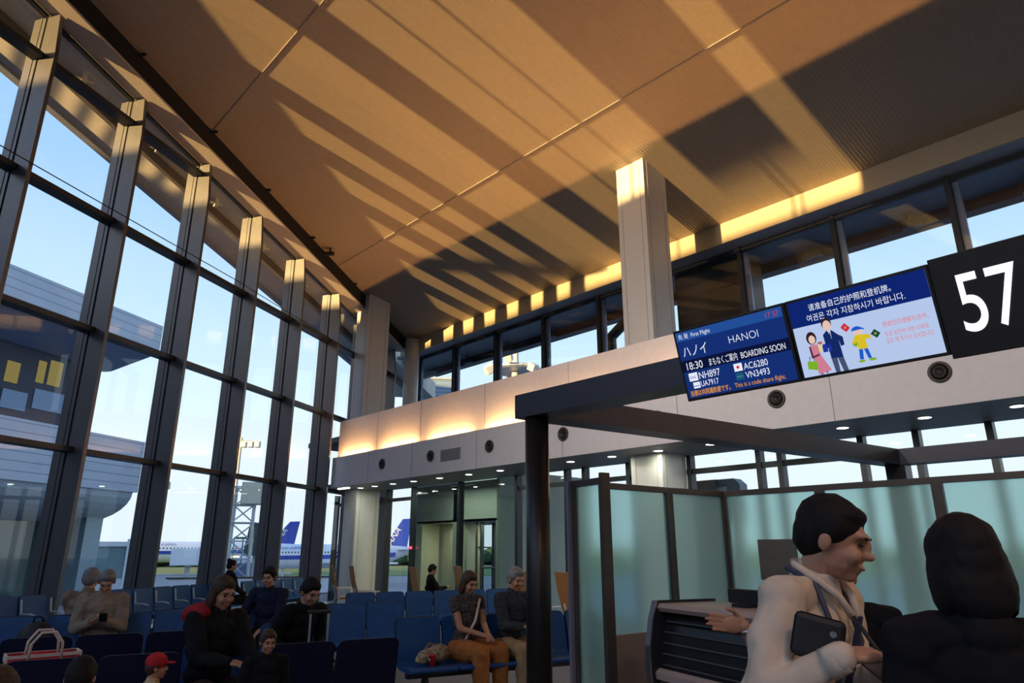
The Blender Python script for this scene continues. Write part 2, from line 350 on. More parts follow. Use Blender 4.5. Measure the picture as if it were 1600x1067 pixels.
hr = empty('handrail', (-15.55, 13.0, 0), pi/2, 'thin steel handrail in front of the narrow windows behind the tinted glass', 'handrail')
obj('top_rail', T([(.1, 0, 1.05), (1.9, 0, 1.05)], .025), m_dsteel, hr)
for x in (.2, .75, 1.3, 1.8): obj('baluster', T([(x, 0, 0), (x, 0, 1.05)], .018, 8), m_dsteel, hr)
bm = bmesh.new(); box(bm, -12.7, -12.6, 11.2, 14.8, 0, 3.4); struct('wall_corridor_end', bm, m_beige)
o = obj('alarm_lamp', B(-16.03, -15.97, 10.98, 11.05, 1.55, 1.62, bev=.01), glow('red lamp', (1, .05, .08), 2.5)); tag(o, 'tiny glowing red lamp on the window post above a lounge chair', 'lamp')
cl = empty('ceiling_downlight', (-15.2, 13.7, 2.30), 0, 'small downlight in the corridor doorway behind the tinted glass', 'light')
obj('lens', T([(0, 0, 0), (0, 0, -.01)], .06, 16), glow('downlight', (1, 1, .88), 5), cl); area('lamp', (0, 0, -.03), (0, 0, 0), .1, .1, 16, (1, .95, .7), cl)
cl = empty('ceiling_downlight', (-16.4, 12.95, 2.30), 0, 'small downlight in the beige recess behind the tinted glass', 'light')
obj('lens', T([(0, 0, 0), (0, 0, -.01)], .06, 16), glow('downlight', (1, 1, .88), 5), cl); area('lamp', (0, 0, -.03), (0, 0, 0), .1, .1, 22, (1, .9, .6), cl)
cl = empty('ceiling_downlight', (-14.9, 11.85, 3.22), 0, 'wide fill light added above the corridor behind the tinted glass', 'light')  # extra fill added to brighten the dim corridor
obj('lens', B(-.5, .5, -.06, .06, -.01, 0), m_white, cl); area('lamp', (0, 0, -.03), (0, 0, 0), 2.4, .2, 26, (.85, 1, .85), cl)
# soffit downlights
dlx = [-17.24, -16.5, -15.6, -14.65, -13.56, -12.44, -11.35, -10.3, -9.25, -8.2, -7.15, -6.1, -5.0, -3.95, -2.88, -1.85]
for i, x in enumerate(dlx):
    dl = empty('soffit_downlight', (x, 10.1, 3.2), 0, 'round downlight in the grey soffit, %s from the left end' % ORD[i], 'light', 'soffit downlights')
    bm = bmesh.new(); lathe(bm, [(.085, 0), (.105, 0), (.105, -.006), (.085, -.006)][::-1] if False else [(.105, .0), (.105, -.008), (.08, -.01)], 20); obj('rim', bm, mat('downlight rim', (.5, .5, .5), .4), dl)
    obj('lens', T([(0, 0, -.009), (0, 0, -.014)], .078, 20), glow('downlight lens', (.95, 1, .92), 4.0), dl)
    area('lamp', (0, 0, -.03), (0, 0, 0), .12, .12, 5.0, (.95, 1, .8), dl)
o = obj('linear_light', B(-17.9, -17.35, 9.75, 9.83, 3.17, 3.2), glow('downlight lens', (.95, 1, .92), 4.0)); tag(o, 'short linear light at the left end of the grey soffit', 'light')
# nozzles and grille on the fascia
for i, x in enumerate((-15.22, -13.13, -11.02, -8.87, -6.7, -4.59, -2.45)):
    v = empty('air_nozzle', (x, 9.5, 3.63), 0, 'round dark air nozzle on the white fascia, %s from its left end' % ORD[i], 'air nozzle', 'air nozzles on the fascia')
    R90 = M4.Rotation(pi/2, 4, 'X')
    bm = bmesh.new(); lathe(bm, [(.135, .0), (.135, .02), (.12, .03), (.10, .02), (.095, .0)], 28, R90); obj('ring', bm, mat('nozzle ring', (.085, .072, .065), .5, .2), v, True)
    bm = bmesh.new(); lathe(bm, [(.10, .006), (.075, .03), (.06, .035), (.045, .012)], 28, R90); obj('cone', bm, mat('nozzle cone', (.02, .016, .014), .5, .2), v, True)
v = empty('vent_grille', (-12.37, 9.5, 3.59), 0, 'rectangular grey grille on the white fascia between two air nozzles', 'vent')
obj('frame', B(-.36, .36, -.014, 0, -.13, .13), mat('grille frame', (.30, .29, .30), .5), v)
for k in range(9): obj('louvre', B(-.34, .34, -.02, -.012, -.12+.028*k, -.105+.028*k), mat('grille slat', (.24, .23, .24), .5), v)
# cove lamps behind the fascia's top edge
for i in range(14):
    x = -16.95 + 2.13*i
    c = empty('cove_lamp', (x, 9.63, 3.90), 0, 'warm lamp hidden in the cove above the white fascia, %s from the left' % ORD[i], 'light', 'cove lamps above the fascia')
    obj('tube', B(-.8, .8, -.02, .02, .0, .035), glow('warm lamp', (1, .55, .18), 6.0), c); area('lamp', (0, 0, .05), (pi, 0, 0), 1.6, .04, 34, (1, .50, .17), c)
# unseen back glazing and walls; pier, panel and openings shaped to stripe the sun
xb = gw(SE, 0, 0).x
bm = bmesh.new(); box(bm, -9.95, -9.13, YB-.3, YB+.1, 0, 12.5); struct('wall_back_pier', bm, m_white)
bm = bmesh.new(); box(bm, -4.15, 14, YB-.3, YB, 9.0, 12.5); struct('wall_back', bm, m_white)  # shaped to stop the sun above and let sky light in below
bm = bmesh.new(); box(bm, 14, 14.3, -14, 14, 0, 12.5); struct('wall_end', bm, m_beige)
b = empty('window_70', (-9.13, YB, 0), kind='structure')
for x in (.75, 1.6, 3.62, 3.82): obj('mullion', B(x-.03, x+.03, -.1, .0, 0, 11.4), m_dark, b)
obj('shade_panel', B(2.56, 4.4, -.02, .02, 9.85, 11.5), m_band, b)  # unseen panel added to hold the low sun off this ceiling stripe
bm = bmesh.new(); bm.faces.new([bm.verts.new(p) for p in ((0, -.05, 0), (5, -.05, 0), (5, -.05, 11.3), (0, -.05, 11.3))]); obj('pane', bm, m_glass, b)
bm = bmesh.new(); box(bm, -10.2, 14, YB-.35, YB+.25, 11.25, 12.6); struct('trim_13', bm, m_band)
# unseen block added behind the camera's left; its top edge cuts the low sun
bm = bmesh.new(); box(bm, -260, 20, -40, -25, -6.5, 10.66); tag(obj('sun_block', bm, m_panelw), kind='structure')
# warm fill lamps added out of view behind the camera
for i, (x, y) in enumerate(((1.5, 1.0), (4.5, 4.0))):
    l = empty('fill_lamp', (x, y, 4.6), 0, 'added warm fill lamp behind the camera over the counter', 'light', 'added fill lamps behind the camera')
    obj('shade', B(-.3, .3, -.3, .3, 0, .08), m_white, l); area('lamp', (0, 0, -.02), (0, 0, 0), .5, .5, 40, (1, .62, .40), l)
for x, pw_r in ((-6.5, 66), (-1.0, 34), (5.0, 7)):  # added fill: sky light alone leaves the fascia and columns too dark
    l = empty('wall_fill_light', (x, YB+.5, 6.5), 0, 'added fill light behind the camera brightening the fascia wall', 'light', 'added wall fill lights behind the camera')
    obj('housing', B(-.6, .6, -.12, 0, -.3, .3), m_dark, l); area('lamp', (0, .03, 0), (pi/2 - .20, 0, 0), 1.1, .5, pw_r, (1, .86, .76), l, 58)

# ================================================================ OUTSIDE
GZ = -6.5
bm = bmesh.new(); bm.faces.new([bm.verts.new(p) for p in ((-900, -500, GZ), (900, -500, GZ), (900, 900, GZ), (-900, 900, GZ))]); o = obj('ground_apron', bm, m_apron); o['kind'] = 'structure'
def flat(name, cx, cy, L, W, ang, z, m):
    bm = bmesh.new(); box(bm, -L/2, L/2, -W/2, W/2, -.05, 0); o = obj(name, bm, m); o.location = (cx, cy, z); o.rotation_euler.z = ang; o['kind'] = 'structure'; return o
p = at(560, 861, 330); flat('ground_grass', p.x, p.y, 900, 160, YAW, GZ+.1, m_grass)
# row of distant trees
bm = bmesh.new(); rnd = random.Random(3)
for k in range(230):
    az = radians(-46 + 92*k/229); d = 430 + rnd.uniform(-25, 25); q = Fh*cos(az)*d + Rh*sin(az)*d
    h = rnd.uniform(7, 10.5)
    ell(bm, (q.x, q.y, GZ+h*.5), (rnd.uniform(6, 9), rnd.uniform(6, 9), h*.55), sub=1)
tag(obj('treeline', bm, m_leaf), 'low band of dark trees along the far horizon', 'trees', kind='stuff')
# neighbouring pier of the terminal, parallel to the glass wall
E0 = at(255, 510, 42)
def nb(s, o, z): return V((E0.x, E0.y, 0)) - G*s + N*o + V((0, 0, z))
zt, zb = at(255, 510, 42).z, at(252, 552, 42).z; z2t, z2b = at(236, 695, 42).z, at(233, 772, 42).z
pier = empty('pier_building', (E0.x, E0.y, GZ), 0, 'pale panelled terminal pier with a dark windowed recess, standing outside the left windows', 'building')
po = V((E0.x, E0.y, GZ))
def nq(s, o, z): return nb(s, o, z) - po
obj('upper_band', P([(0, zb), (.0, zt), (9, zt), (9, zb)], 0, 46, lambda o, z, s: nq(s, o, z)), m_panelw, pier)
obj('soffit', P([(.05, zb-.02), (9, zb-.02), (9, zb-.2), (3.4, zb-.9), (3.0, zb-.9), (.3, zb-.2)], .15, 46, lambda o, z, s: nq(s, o, z)), mat('pier soffit', (.16, .20, .30), .5), pier)
obj('recess_wall', P([(3.2, z2t-.3), (3.2, zb-.1), (9, zb-.1), (9, z2t-.3)], 1.0, 46, lambda o, z, s: nq(s, o, z)), m_dwall, pier)
obj('lower_band', P([(-.6, z2b), (-.6, z2t), (9, z2t), (9, z2b)], .6, 46, lambda o, z, s: nq(s, o, z)), m_panelw, pier)
pts = [(-.5, z2b)] + [(-.5 + 3.2*(1-cos(a)), z2b - 1.5*sin(a)) for a in [radians(12*k) for k in range(1, 8)]] + [(9, z2b-1.5), (9, z2b)]
obj('curved_soffit', P(pts, .8, 46, lambda o, z, s: nq(s, o, z)), mat('pale soffit', (.34, .40, .45), .5), pier)
obj('pier_column', P([(1.0, GZ), (1.0, z2b-.8), (2.9, z2b-.8), (2.9, GZ)], .9, 1.9, lambda o, z, s: nq(s, o, z)), mat('pier column', (.22, .30, .34), .4), pier)
wall = obj('lower_wall', P([(2.9, GZ), (2.9, z2b-1.0), (9, z2b-1.0), (9, GZ)], 1.2, 46, lambda o, z, s: nq(s, o, z)), mat('green grey glazing', (.05, .09, .085), .08, spec=.8), pier)
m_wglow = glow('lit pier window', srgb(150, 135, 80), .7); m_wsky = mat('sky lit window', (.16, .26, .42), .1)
def onwall(x0, x1, y0, y1, m, name, o=3.14):
    def hit(x, y):
        r = ray(x, y); t = (nb(0, o, 0) - CAM).dot(N)/r.dot(N); return CAM + r*t
    bm = bmesh.new(); c = [hit(x0, y0), hit(x1, y0), hit(x1, y1), hit(x0, y1)]
    lo = min(c[2].z, c[3].z); hi = max(c[0].z, c[1].z); sa, sb = (c[0]-nb(0, o, 0)).dot(-G), (c[1]-nb(0, o, 0)).dot(-G)
    prism(bm, [(o, lo), (o, hi), (o+.05, hi), (o+.05, lo)], sb, sa, lambda oo, z, s: nq(s, oo, z)); return obj(name, bm, m, pier)
for x0, x1, y0, y1 in ((12, 33, 568, 596), (62, 74, 566, 598), (80, 100, 568, 602)): onwall(x0, x1, y0, y1, m_wglow, 'lit_window')
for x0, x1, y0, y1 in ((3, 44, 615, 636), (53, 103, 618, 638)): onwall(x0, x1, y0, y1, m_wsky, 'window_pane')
for x0, x1, y0, y1 in ((64, 78, 530, 538), (86, 107, 532, 540)): onwall(x0, x1, y0, y1, m_wglow, 'lit_window', 3.12)
# airliner behind the glass: fuselage, tail fin with lettering, engine
fu = at(545, 869, 190); axis = (-Rh*.88 - Fh*.47).normalized(); ang = atan2(axis.y, axis.x)
pl = empty('airliner', (fu.x, fu.y, fu.z), ang, 'white airliner with a blue stripe and blue tail fin, parked beyond the window wall', 'airplane')
R = 2.95; prof = [(-24, .3), (-20, 1.3), (-14, 2.3), (-6, R), (28, R), (32, 2.6), (35, 1.6), (36.5, .3)]
bm = bmesh.new(); tube(bm, [(x, 0, (R-r)*.75 if x < 0 else -(R-r)*.3) for x, r in prof], [r for x, r in prof], 28); obj('fuselage', bm, m_planew, pl, True)
bm = bmesh.new()
for sy in (-1, 1): prism(bm, [(-16, -.2), (-6, -.45), (8, -.6), (28, -.75), (28, .15), (8, .35), (-6, .6), (-16, .9)], 0, .10, lambda x, z, t, sy=sy: V((x, sy*(sqrt(max(.01, R*R - z*z)) + .05 + t) if x > -7 else sy*(2.15+t), z)))
obj('stripe', bm, m_planeb, pl)
obj('tail_fin', P([(-21, 1.2), (-12.5, 2.2), (-19.2, 9.6), (-22.6, 9.8)], -.22, .22, lambda x, z, t: V((x, t, z))), m_planeb, pl)
obj('tailplane', P([(-22, 1), (-16.5, 1), (-21, 8.5), (-23, 8.5)], 1.6, 1.85, lambda x, y, t: V((x, y, t))), m_planew, pl)
obj('wing', P([(2, 1.5), (11, 1.5), (-3, 26), (-6, 26)], -1.6, -1.2, lambda x, y, t: V((x, y, t))), m_planew, pl)
obj('engine', T([(3, 8, -2.3), (4, 8, -2.3), (7, 8, -2.3), (7.6, 8, -2.3)], [.7, 1.2, 1.5, 1.35], 20), m_galv, pl, True)
bm = bmesh.new()
for k in range(40): box(bm, -12 + k*1.0, -11.6 + k*1.0, 2.76, 2.84, .75, 1.15)
obj('cabin_window', bm, m_dwall, pl)['kind'] = 'stuff'
for sx in (-2, 22): obj('landing_gear', T([(sx, 2.2 if sx < 0 else 0, -2.6), (sx, 2.2 if sx < 0 else 0, GZ - fu.z)], [.35, .7], 10), m_galv, pl)
def text(name, s, size, m, parent=None, mx=None, align='LEFT', ext=0.0, bold=0.0, sx=1.0):
    c = bpy.data.curves.new(name, 'FONT'); c.body = s; c.size = size; c.align_x = align; c.extrude = ext; c.offset = bold
    o = bpy.data.objects.new(name, c); COL.objects.link(o); bpy.context.view_layer.update()
    me = bpy.data.meshes.new_from_object(o.evaluated_get(bpy.context.evaluated_depsgraph_get())); bpy.data.objects.remove(o); bpy.data.curves.remove(c)
    if sx != 1: me.transform(M4.Diagonal(V((sx, 1, 1, 1))))
    if mx: me.transform(mx)
    me.materials.clear(); me.materials.append(m); q = bpy.data.objects.new(name, me); COL.objects.link(q)
    if parent: q.parent = parent
    return q
RX = M4.Rotation(pi/2, 4, 'X')
text('lettering', 'ANA', 2.6, m_planew, pl, M4.Translation((-15.0, .26, 2.6)) @ M4.Rotation(pi, 4, 'Z') @ M4.Rotation(radians(-48), 4, 'Y') @ RX, ext=.02)
text('lettering', 'Inspiration of JAPAN', 1.1, m_planeb, pl, M4.Translation((26, 2.62, 1.75)) @ M4.Rotation(pi, 4, 'Z') @ M4.Rotation(radians(-30), 4, 'X') @ RX)
pl2 = copy_tree(pl); fb = at(358, 862, 300); pl2.location = (fb.x, fb.y, fb.z); pl2.rotation_euler.z = ang + .25; pl2.scale = (1.25, 1.25, 1.25); pl2['label'] = 'farther white airliner whose blue tail fin with white letters rises between two window fins'
pl.scale = (.74, 1, 1); pl['label'] = 'nearer white airliner with a blue stripe along the fuselage, beside the corner column'
# boarding bridges, service buildings and masts on the apron
def ground_box(name, x0, x1, ytop, ybot, d, depth, m, label, cat, parts=None):
    a, c = at(x0, ytop, d), at(x1, ytop, d); w_ = (c-a).length; hz = at(x0, ybot, d).z; u = (c-a); u.z = 0; an = atan2(u.y, u.x)
    b = empty(name, (a.x, a.y, GZ), an, label, cat); h0, h1 = hz-GZ, a.z-GZ
    return b, w_, h0, h1
b, w_, h0, h1 = ground_box('boarding_bridge', 268, 352, 857, 884, 95, 4, m_planew, 'long white boarding bridge tunnel outside, left of the lattice mast', 'boarding bridge')
obj('tunnel', B(0, w_, 0, 3.2, h0, h1, bev=.1), m_planew, b); obj('rotunda', T([(w_*.62, -.05, h0), (w_*.62, -.05, h1)], .35, 14), m_galv, b); obj('walkway', B(-2, w_+8, -1.2, 0, h0-1.1, h0-.9), m_galv, b)
for k, x in enumerate((2, w_-2)): obj('support', B(x-.3, x+.3, 1, 1.6, 0, h0), m_galv, b)
b, w_, h0, h1 = ground_box('boarding_bridge', 140, 236, 846, 905, 62, 4, m_planew, 'glazed greenish boarding bridge beside the pier building', 'boarding bridge')
obj('roof', B(-1, w_, 0, 4, h1-.35, h1), m_planew, b); obj('glazing', B(0, w_-1.5, .15, 3.85, h0, h1-.35), mat('bridge glazing', (.17, .27, .30), .12, spec=.8), b); obj('end_wall', B(w_-1.6, w_+.4, -.1, 4.1, h0-1, h1+.2), m_planew, b); obj('support', B(3, 4, 1.5, 2.5, 0, h0), m_galv, b)
b, w_, h0, h1 = ground_box('service_building', 262, 560, 905, 930, 40, 8, m_planew, 'flat white parapet of a low building just outside the windows', 'building')
obj('parapet', B(0, w_, 0, .35, h0, h1), m_planew, b); obj('wall', B(0, w_, .35, 8, 0, h0), m_galv, b); obj('cap', B(-.1, w_+.1, -.05, .4, h1, h1+.08), m_dsteel, b)
b, w_, h0, h1 = ground_box('passenger_stairs', 372, 415, 880, 905, 70, 4, m_planew, 'white service structure with green stair truck at the foot of the lattice mast', 'service structure')
obj('base', B(0, w_+1, 0, 4, 0, h0), m_planew, b); obj('deck', B(-.6, w_+1, -.2, 4, h0, h1), mat('deck blue', (.12, .18, .35), .5), b)
for k in range(5): obj('railing', B(-.6 + k*.75, -.5 + k*.75, -.2, -.1, h1, h1+2.2), mat('teal railing', (.06, .22, .20), .5), b)
obj('railing', B(-.6, 3, -.2, -.1, h1+2.1, h1+2.3), mat('teal railing', (.06, .22, .20), .5), b)
a = at(402, 868, 68); bm = bmesh.new(); prism(bm, [(-1.0, 0), (.6, 0), (1.1, 2.6), (-.6, 2.9)], -.9, .9, lambda x, z, t: V((x, t, z)))
o = obj('bridge_cab', bm, mat('dark teal cab', (.045, .08, .09), .3)); o.location = a; o.rotation_euler.z = atan2(Rh.y, Rh.x); tag(o, 'dark tapered bridge cab beside the lattice mast', 'bridge cab')
obj('cab_leg', B(-.3, .3, -.3, .3, GZ - a.z, 0), m_galv, o)
def lattice(x, ytop, d):
    t_ = at(x, ytop, d); h = t_.z - GZ; b = empty('lattice_mast', (t_.x, t_.y, GZ), atan2(Rh.y, Rh.x) + .3, 'grey lattice floodlight mast with a square board on top, outside the windows', 'mast')
    c = .95
    for sx in (-c, c):
        for sy in (-c, c): obj('mast_leg', T([(sx, sy, 0), (sx*.8, sy*.8, h)], .10, 6), m_galv, b)
    bm = bmesh.new(); n = 9
    for k in range(n):
        z0, z1 = h*k/n, h*(k+1)/n
        for sx, sy, ux, uy in ((-c, -c, c, -c), (c, -c, c, c), (c, c, -c, c), (-c, c, -c, -c)):
            f = .9
            tube(bm, [(sx*f, sy*f, z0), (ux*f, uy*f, z1)] if k % 2 else [(ux*f, uy*f, z0), (sx*f, sy*f, z1)], .06, 5); tube(bm, [(sx*f, sy*f, z1), (ux*f, uy*f, z1)], .06, 5)
    obj('bracing', bm, m_galv, b)
    obj('lamp_board', B(-.2, 1.3, -1.3, -1.0, h-1.4, h+.3), mat('floodlight board', (.62, .58, .45), .4), b); obj('board_frame', B(-.3, 1.4, -1.0, -.9, h-1.5, h+.4), m_galv, b)
lattice(385, 762, 64)
def lamp_mast(x, ytop, d, label, kind=0, r=.28):
    t_ = at(x, ytop, d); h = t_.z - GZ; b = empty('lamp_mast', (t_.x, t_.y, GZ), atan2(Rh.y, Rh.x), label, 'light mast')
    obj('pole', T([(0, 0, 0), (0, 0, h)], [r*1.3, r*.8], 14), mat('mast paint', (.55, .52, .46), .5), b)
    if kind == 0:
        obj('crossbar', T([(-.2, 0, h-.4), (2.2, 0, h-.5)], .12, 8), m_galv, b)
        for k in range(3): obj('floodlight', B(.2 + .75*k, .75 + .75*k, -.5, .1, h-1.1, h-.5, bev=.05), m_galv, b)
    else:
        bm = bmesh.new(); lathe(bm, [(1.9, h-2.0), (2.2, h-1.9), (2.2, h-1.7), (1.9, h-1.6)], 24); obj('ring', bm, m_galv, b)
        obj('spoke', T([(-2.2, 0, h-1.8), (2.2, 0, h-1.8)], .12, 8), m_galv, b)
        for k in range(7):
            a = 2*pi*k/7; obj('floodlight', B(-.45, .45, -.3, .3, -.35, .35, mx=M4.Translation((2.5*cos(a), 2.5*sin(a), h-2.1 + .5*(k % 2)*1.6)) @ M4.Rotation(a, 4, 'Z') @ M4.Rotation(.5, 4, 'Y'), bev=.05), mat('floodlight housing', (.5, .48, .45), .4), b)
lamp_mast(231, 746, 75, 'tall pale lamp mast outside, between the pier building and the third window fin', 0, .30)
lamp_mast(377, 684, 82, 'lamp mast whose floodlights show beside a fin above the lattice mast', 0, .2)
lamp_mast(805, 548, 60, 'round floodlight ring on a mast seen through the clerestory', 1, .38)
# rooftop building and struts beyond the clerestory
b, w_, h0, h1 = ground_box('control_block', 660, 718, 592, 640, 46, 6, m_dwall, 'blue grey rooftop block seen through the left clerestory panes', 'building')
obj('block', B(0, w_, 0, 6, 0, h1), mat('blue grey cladding', (.16, .24, .36), .4, wave=('Z', 1.2, .03)), b); obj('rail', B(-.1, w_+.1, -.1, 0, h1+.0, h1+.12), m_galv, b); obj('hatch', B(w_*.45, w_*.8, 2, 4, h1, h1+.5), m_dwall, b)
o = obj('roof_strut', T([(-11.7, 14.6, 4.8), (-11.7, 14.6, 7.3), (-10.4, 14.9, 8.34)], .16, 10), m_dark); tag(o, 'bent dark roof strut behind the clerestory, left of the tall column', 'strut')
bm = bmesh.new(); box(bm, -9.2, -7.35, 14.2, 15.2, 4.8, 8.34); o = obj('exterior_pier', bm, mat('dark brown cladding', (.03, .025, .02), .5)); o['kind'] = 'structure'
# equipment box beyond the lower glazing
a = atY(1112, 770, 13.2)
o = empty('equipment_cabinet', (a.x, a.y, 0), 0, 'dark grey notched cabinet behind the lower glazing, above the frosted screen corner', 'cabinet')
z1 = a.z + .25; obj('body', B(-.25, .25, -.2, .2, 0, z1), m_dsteel, o); obj('arm', P([(.25, z1-.12), (.25, z1), (.62, z1), (.75, z1-.12), (.75, z1-.9), (.45, z1-.9), (.45, z1-.12)], -.15, .15, lambda x, z, t: V((x, t, z))), mat('cabinet grey', (.25, .28, .32), .5), o)
obj('post', B(.5, .7, -.1, .1, 0, z1-.9), m_dsteel, o)
# ================================================================ PORTAL, SCREENS, GATE SIGN
po_ = empty('portal_frame', (-3.4, 3.35, 0), 0, 'charcoal portal frame of beams on a round dark post, carrying the displays', 'portal frame')
def lp(bm, o): 
    for v in bm.verts: v.co -= V(o)
    return bm
PO = (-3.4, 3.35, 0)
obj('front_beam', lp(B(-3.52, 2.2, 3.27, 3.47, 2.40, 2.568), PO), m_portal, po_)
u = V((.14, .99, 0)).normalized(); nn = V((u.y, -u.x, 0)); q0 = V((-3.52, 3.47, 0))
obj('side_beam', lp(P([(0, 2.40), (.21, 2.40), (.21, 2.568), (0, 2.568)], 0, 5.0, lambda a, z, t: q0 + nn*a + u*t + V((0, 0, z))), PO), m_portal, po_)
q1 = q0 + u*4.75
obj('rear_beam', lp(B(q1.x+.15, 2.2, q1.y, q1.y+.2, 2.40, 2.568), PO), m_portal, po_)
obj('post', T([(0, .02, 0), (0, .02, 2.40)], .083, 28), m_post, po_, True)
obj('rear_post', lp(B(q1.x+.05, q1.x+.25, q1.y, q1.y+.2, 0, 2.40), PO), m_post, po_)
TILT = atan2(.1, .37)
def scr(x0, x1, name, label, cat, h=.381, z0=2.257, y0=3.1):
    e_ = empty(name, (x0, y0, z0), 0, label, cat); e_.rotation_euler = (TILT, 0, 0)     # local x right, z up, -y towards the viewer
    return e_, x1-x0, h
s1, w1, h1 = scr(-1.985, -1.366, 'flight_display', 'left blue flight display listing 18:30 HANOI boarding soon', 'display')
s2, w2_, h2 = scr(-1.360, -.747, 'notice_display', 'middle display with a passport notice and a drawn family on pale blue', 'display')
for s_, ww in ((s1, w1), (s2, w2_)):
    obj('housing', B(0, ww, 0, .05, 0, h1, bev=.004), m_black, s_)
    obj('bracket', B(ww*.4, ww*.6, .05, .11, .15, .34), m_black, s_)
def flatp(bm, pts, y): bm.faces.new([bm.verts.new((x, y, z)) for x, z in pts])
def rect(x0, x1, z0, z1): return [(x0, z0), (x1, z0), (x1, z1), (x0, z1)]
def flatobj(name, polys, m, par, y):
    bm = bmesh.new()
    for p in polys: flatp(bm, p, y)
    o = obj(name, bm, m, par); 
    return o
def el(cx, cz_, rx, rz, a0=0, a1=360, n=20): return [(cx + rx*cos(radians(a0 + (a1-a0)*k/n)), cz_ + rz*sin(radians(a0 + (a1-a0)*k/n))) for k in range(n + (0 if a1-a0 >= 360 else 1))]
def stext(par, s, x, z, size, m, y=-.004, align='LEFT', sx=1.0, bold=0.0): return text('lettering', s, size, m, par, M4.Translation((x, y, z)) @ RX, align, 0, bold, sx)
g_b1, g_b2, g_b3 = glow('screen blue', srgb(22, 48, 118), .85), glow('screen dark blue', srgb(13, 20, 58), .85), glow('screen bar blue', srgb(36, 80, 155), .85)
g_w, g_or, g_rd = glow('screen white', srgb(225, 230, 240), .95), glow('screen orange', srgb(225, 150, 40), .9), glow('screen red', srgb(190, 60, 80), .9)
a0, a1, c0, c1 = .014, w1-.012, .014, h1-.014
flatobj('screen', [rect(a0, a1, c0, c1)], g_b1, s1, -.001)
flatobj('title_bar', [rect(a0, a1, c1-.048, c1)], g_b3, s1, -.002); flatobj('status_band', [rect(a0, a1, .155, .215)], g_b2, s1, -.002)
stext(s1, '先 発  First Flight', .028, c1-.036, .030, g_w, sx=.9); stext(s1, '17 57', a1-.09, c1-.038, .036, g_rd, sx=.9)
stext(s1, 'ハノイ', .035, .235, .068, g_w, sx=.75); stext(s1, 'HANOI', .305, .250, .054, g_w, bold=-.0008, sx=.95)
stext(s1, '18:30', .032, .163, .056, g_w, sx=.85); stext(s1, 'まもなくご案内', .170, .165, .044, g_w, sx=.54); stext(s1, 'BOARDING SOON', .352, .165, .044, g_w, sx=.64)
stext(s1, 'NH897', .098, .106, .052, g_w, sx=.80); stext(s1, 'UA7917', .10, .066, .042, g_w, sx=.74); stext(s1, 'AC6280', .355, .108, .046, g_w, sx=.82); stext(s1, 'VN3493', .355, .064, .046, g_w, sx=.82)
stext(s1, '当便は共同運航便です。', .028, .026, .032, g_or, sx=.70, bold=.0004); stext(s1, 'This is a code share flight.', .285, .028, .032, g_or, sx=.80)
flatobj('airline_badge', [rect(.040, .092, .102, .145)], g_w, s1, -.003); stext(s1, 'ANA', .046, .114, .022, glow('badge blue', srgb(40, 70, 160)), -.005, sx=.8)
flatobj('airline_badge', [rect(.056, .096, .062, .094)], g_w, s1, -.003); flatobj('badge_line', [rect(.06, .092, .072, .076)], glow('badge blue', srgb(40, 70, 160)), s1, -.005)
flatobj('airline_badge', [rect(.302, .347, .106, .145)], g_w, s1, -.003); flatobj('badge_mark', [el(.3245, .126, .008, .008, n=12)], glow('badge red', srgb(200, 40, 60)), s1, -.005)
flatobj('airline_badge', [rect(.302, .345, .062, .098)], glow('badge teal', srgb(25, 80, 110)), s1, -.003); flatobj('badge_line', [rect(.308, .339, .078, .081)], glow('badge gold', srgb(90, 150, 170)), s1, -.005)
# notice display
g_pale, g_navy = glow('notice pale', srgb(176, 194, 228), .95), glow('notice navy', srgb(14, 36, 110), .9)
a0, a1 = .012, w2_-.014
flatobj('screen', [rect(a0, a1, c0, c1)], g_pale, s2, -.001); flatobj('title_bar', [rect(a0, a1, c1-.120, c1)], g_navy, s2, -.002)
stext(s2, '请准备自己的护照和登机牌。', w2_*.5-.015, c1-.055, .036, g_w, align='CENTER', sx=.80); stext(s2, '여권은 각자 지참하시기 바랍니다.', w2_*.5-.01, c1-.102, .036, g_w, align='CENTER', sx=.84)
g_pk = glow('notice pink text', srgb(220, 120, 130), .9)
stext(s2, '感谢您的理解与合作。', .392, .168, .026, g_pk, sx=.74); stext(s2, '항공 보안에 대한 이해와', .392, .126, .025, g_pk, sx=.68); stext(s2, '협조 해 주셔서 감사합니다.', .392, .096, .025, g_pk, sx=.66)
def C(n, r, g, b): return glow('drawing ' + n, srgb(r, g, b), .9)
sk, hr_, pkd, grn, nvy, gry, yel, blu = C('skin', 225, 195, 180), C('hair', 50, 30, 35), C('pink', 205, 125, 145), C('lime', 120, 175, 40), C('suit', 20, 40, 100), C('trousers', 70, 80, 110), C('yellow', 215, 190, 40), C('cobalt', 30, 90, 200)
def fig(name, polys, m, y): return flatobj('drawing', polys, m, s2, y)
fig('w', [el(.085, .187, .023, .030)], hr_, -.003); fig('w', [el(.087, .180, .015, .020)], sk, -.0045)
fig('w', [[(.070, .155), (.105, .155), (.112, .10), (.142, .028), (.082, .018), (.078, .10)]], pkd, -.0035); fig('w', [[(.066, .15), (.074, .15), (.078, .105), (.105, .112), (.104, .102), (.068, .094)]], C('glove', 95, 45, 70), -.0045)
fig('w', [rect(.092, .100, .012, .022), rect(.116, .124, .018, .026)], gry, -.0033); fig('w', [[(.040, .050), (.084, .038), (.088, .078), (.044, .086)]], grn, -.005); fig('w', [[(.054, .086), (.057, .086), (.062, .106), (.058, .106)], [(.074, .08), (.077, .08), (.080, .104), (.076, .104)]], C('glove', 95, 45, 70), -.0052)
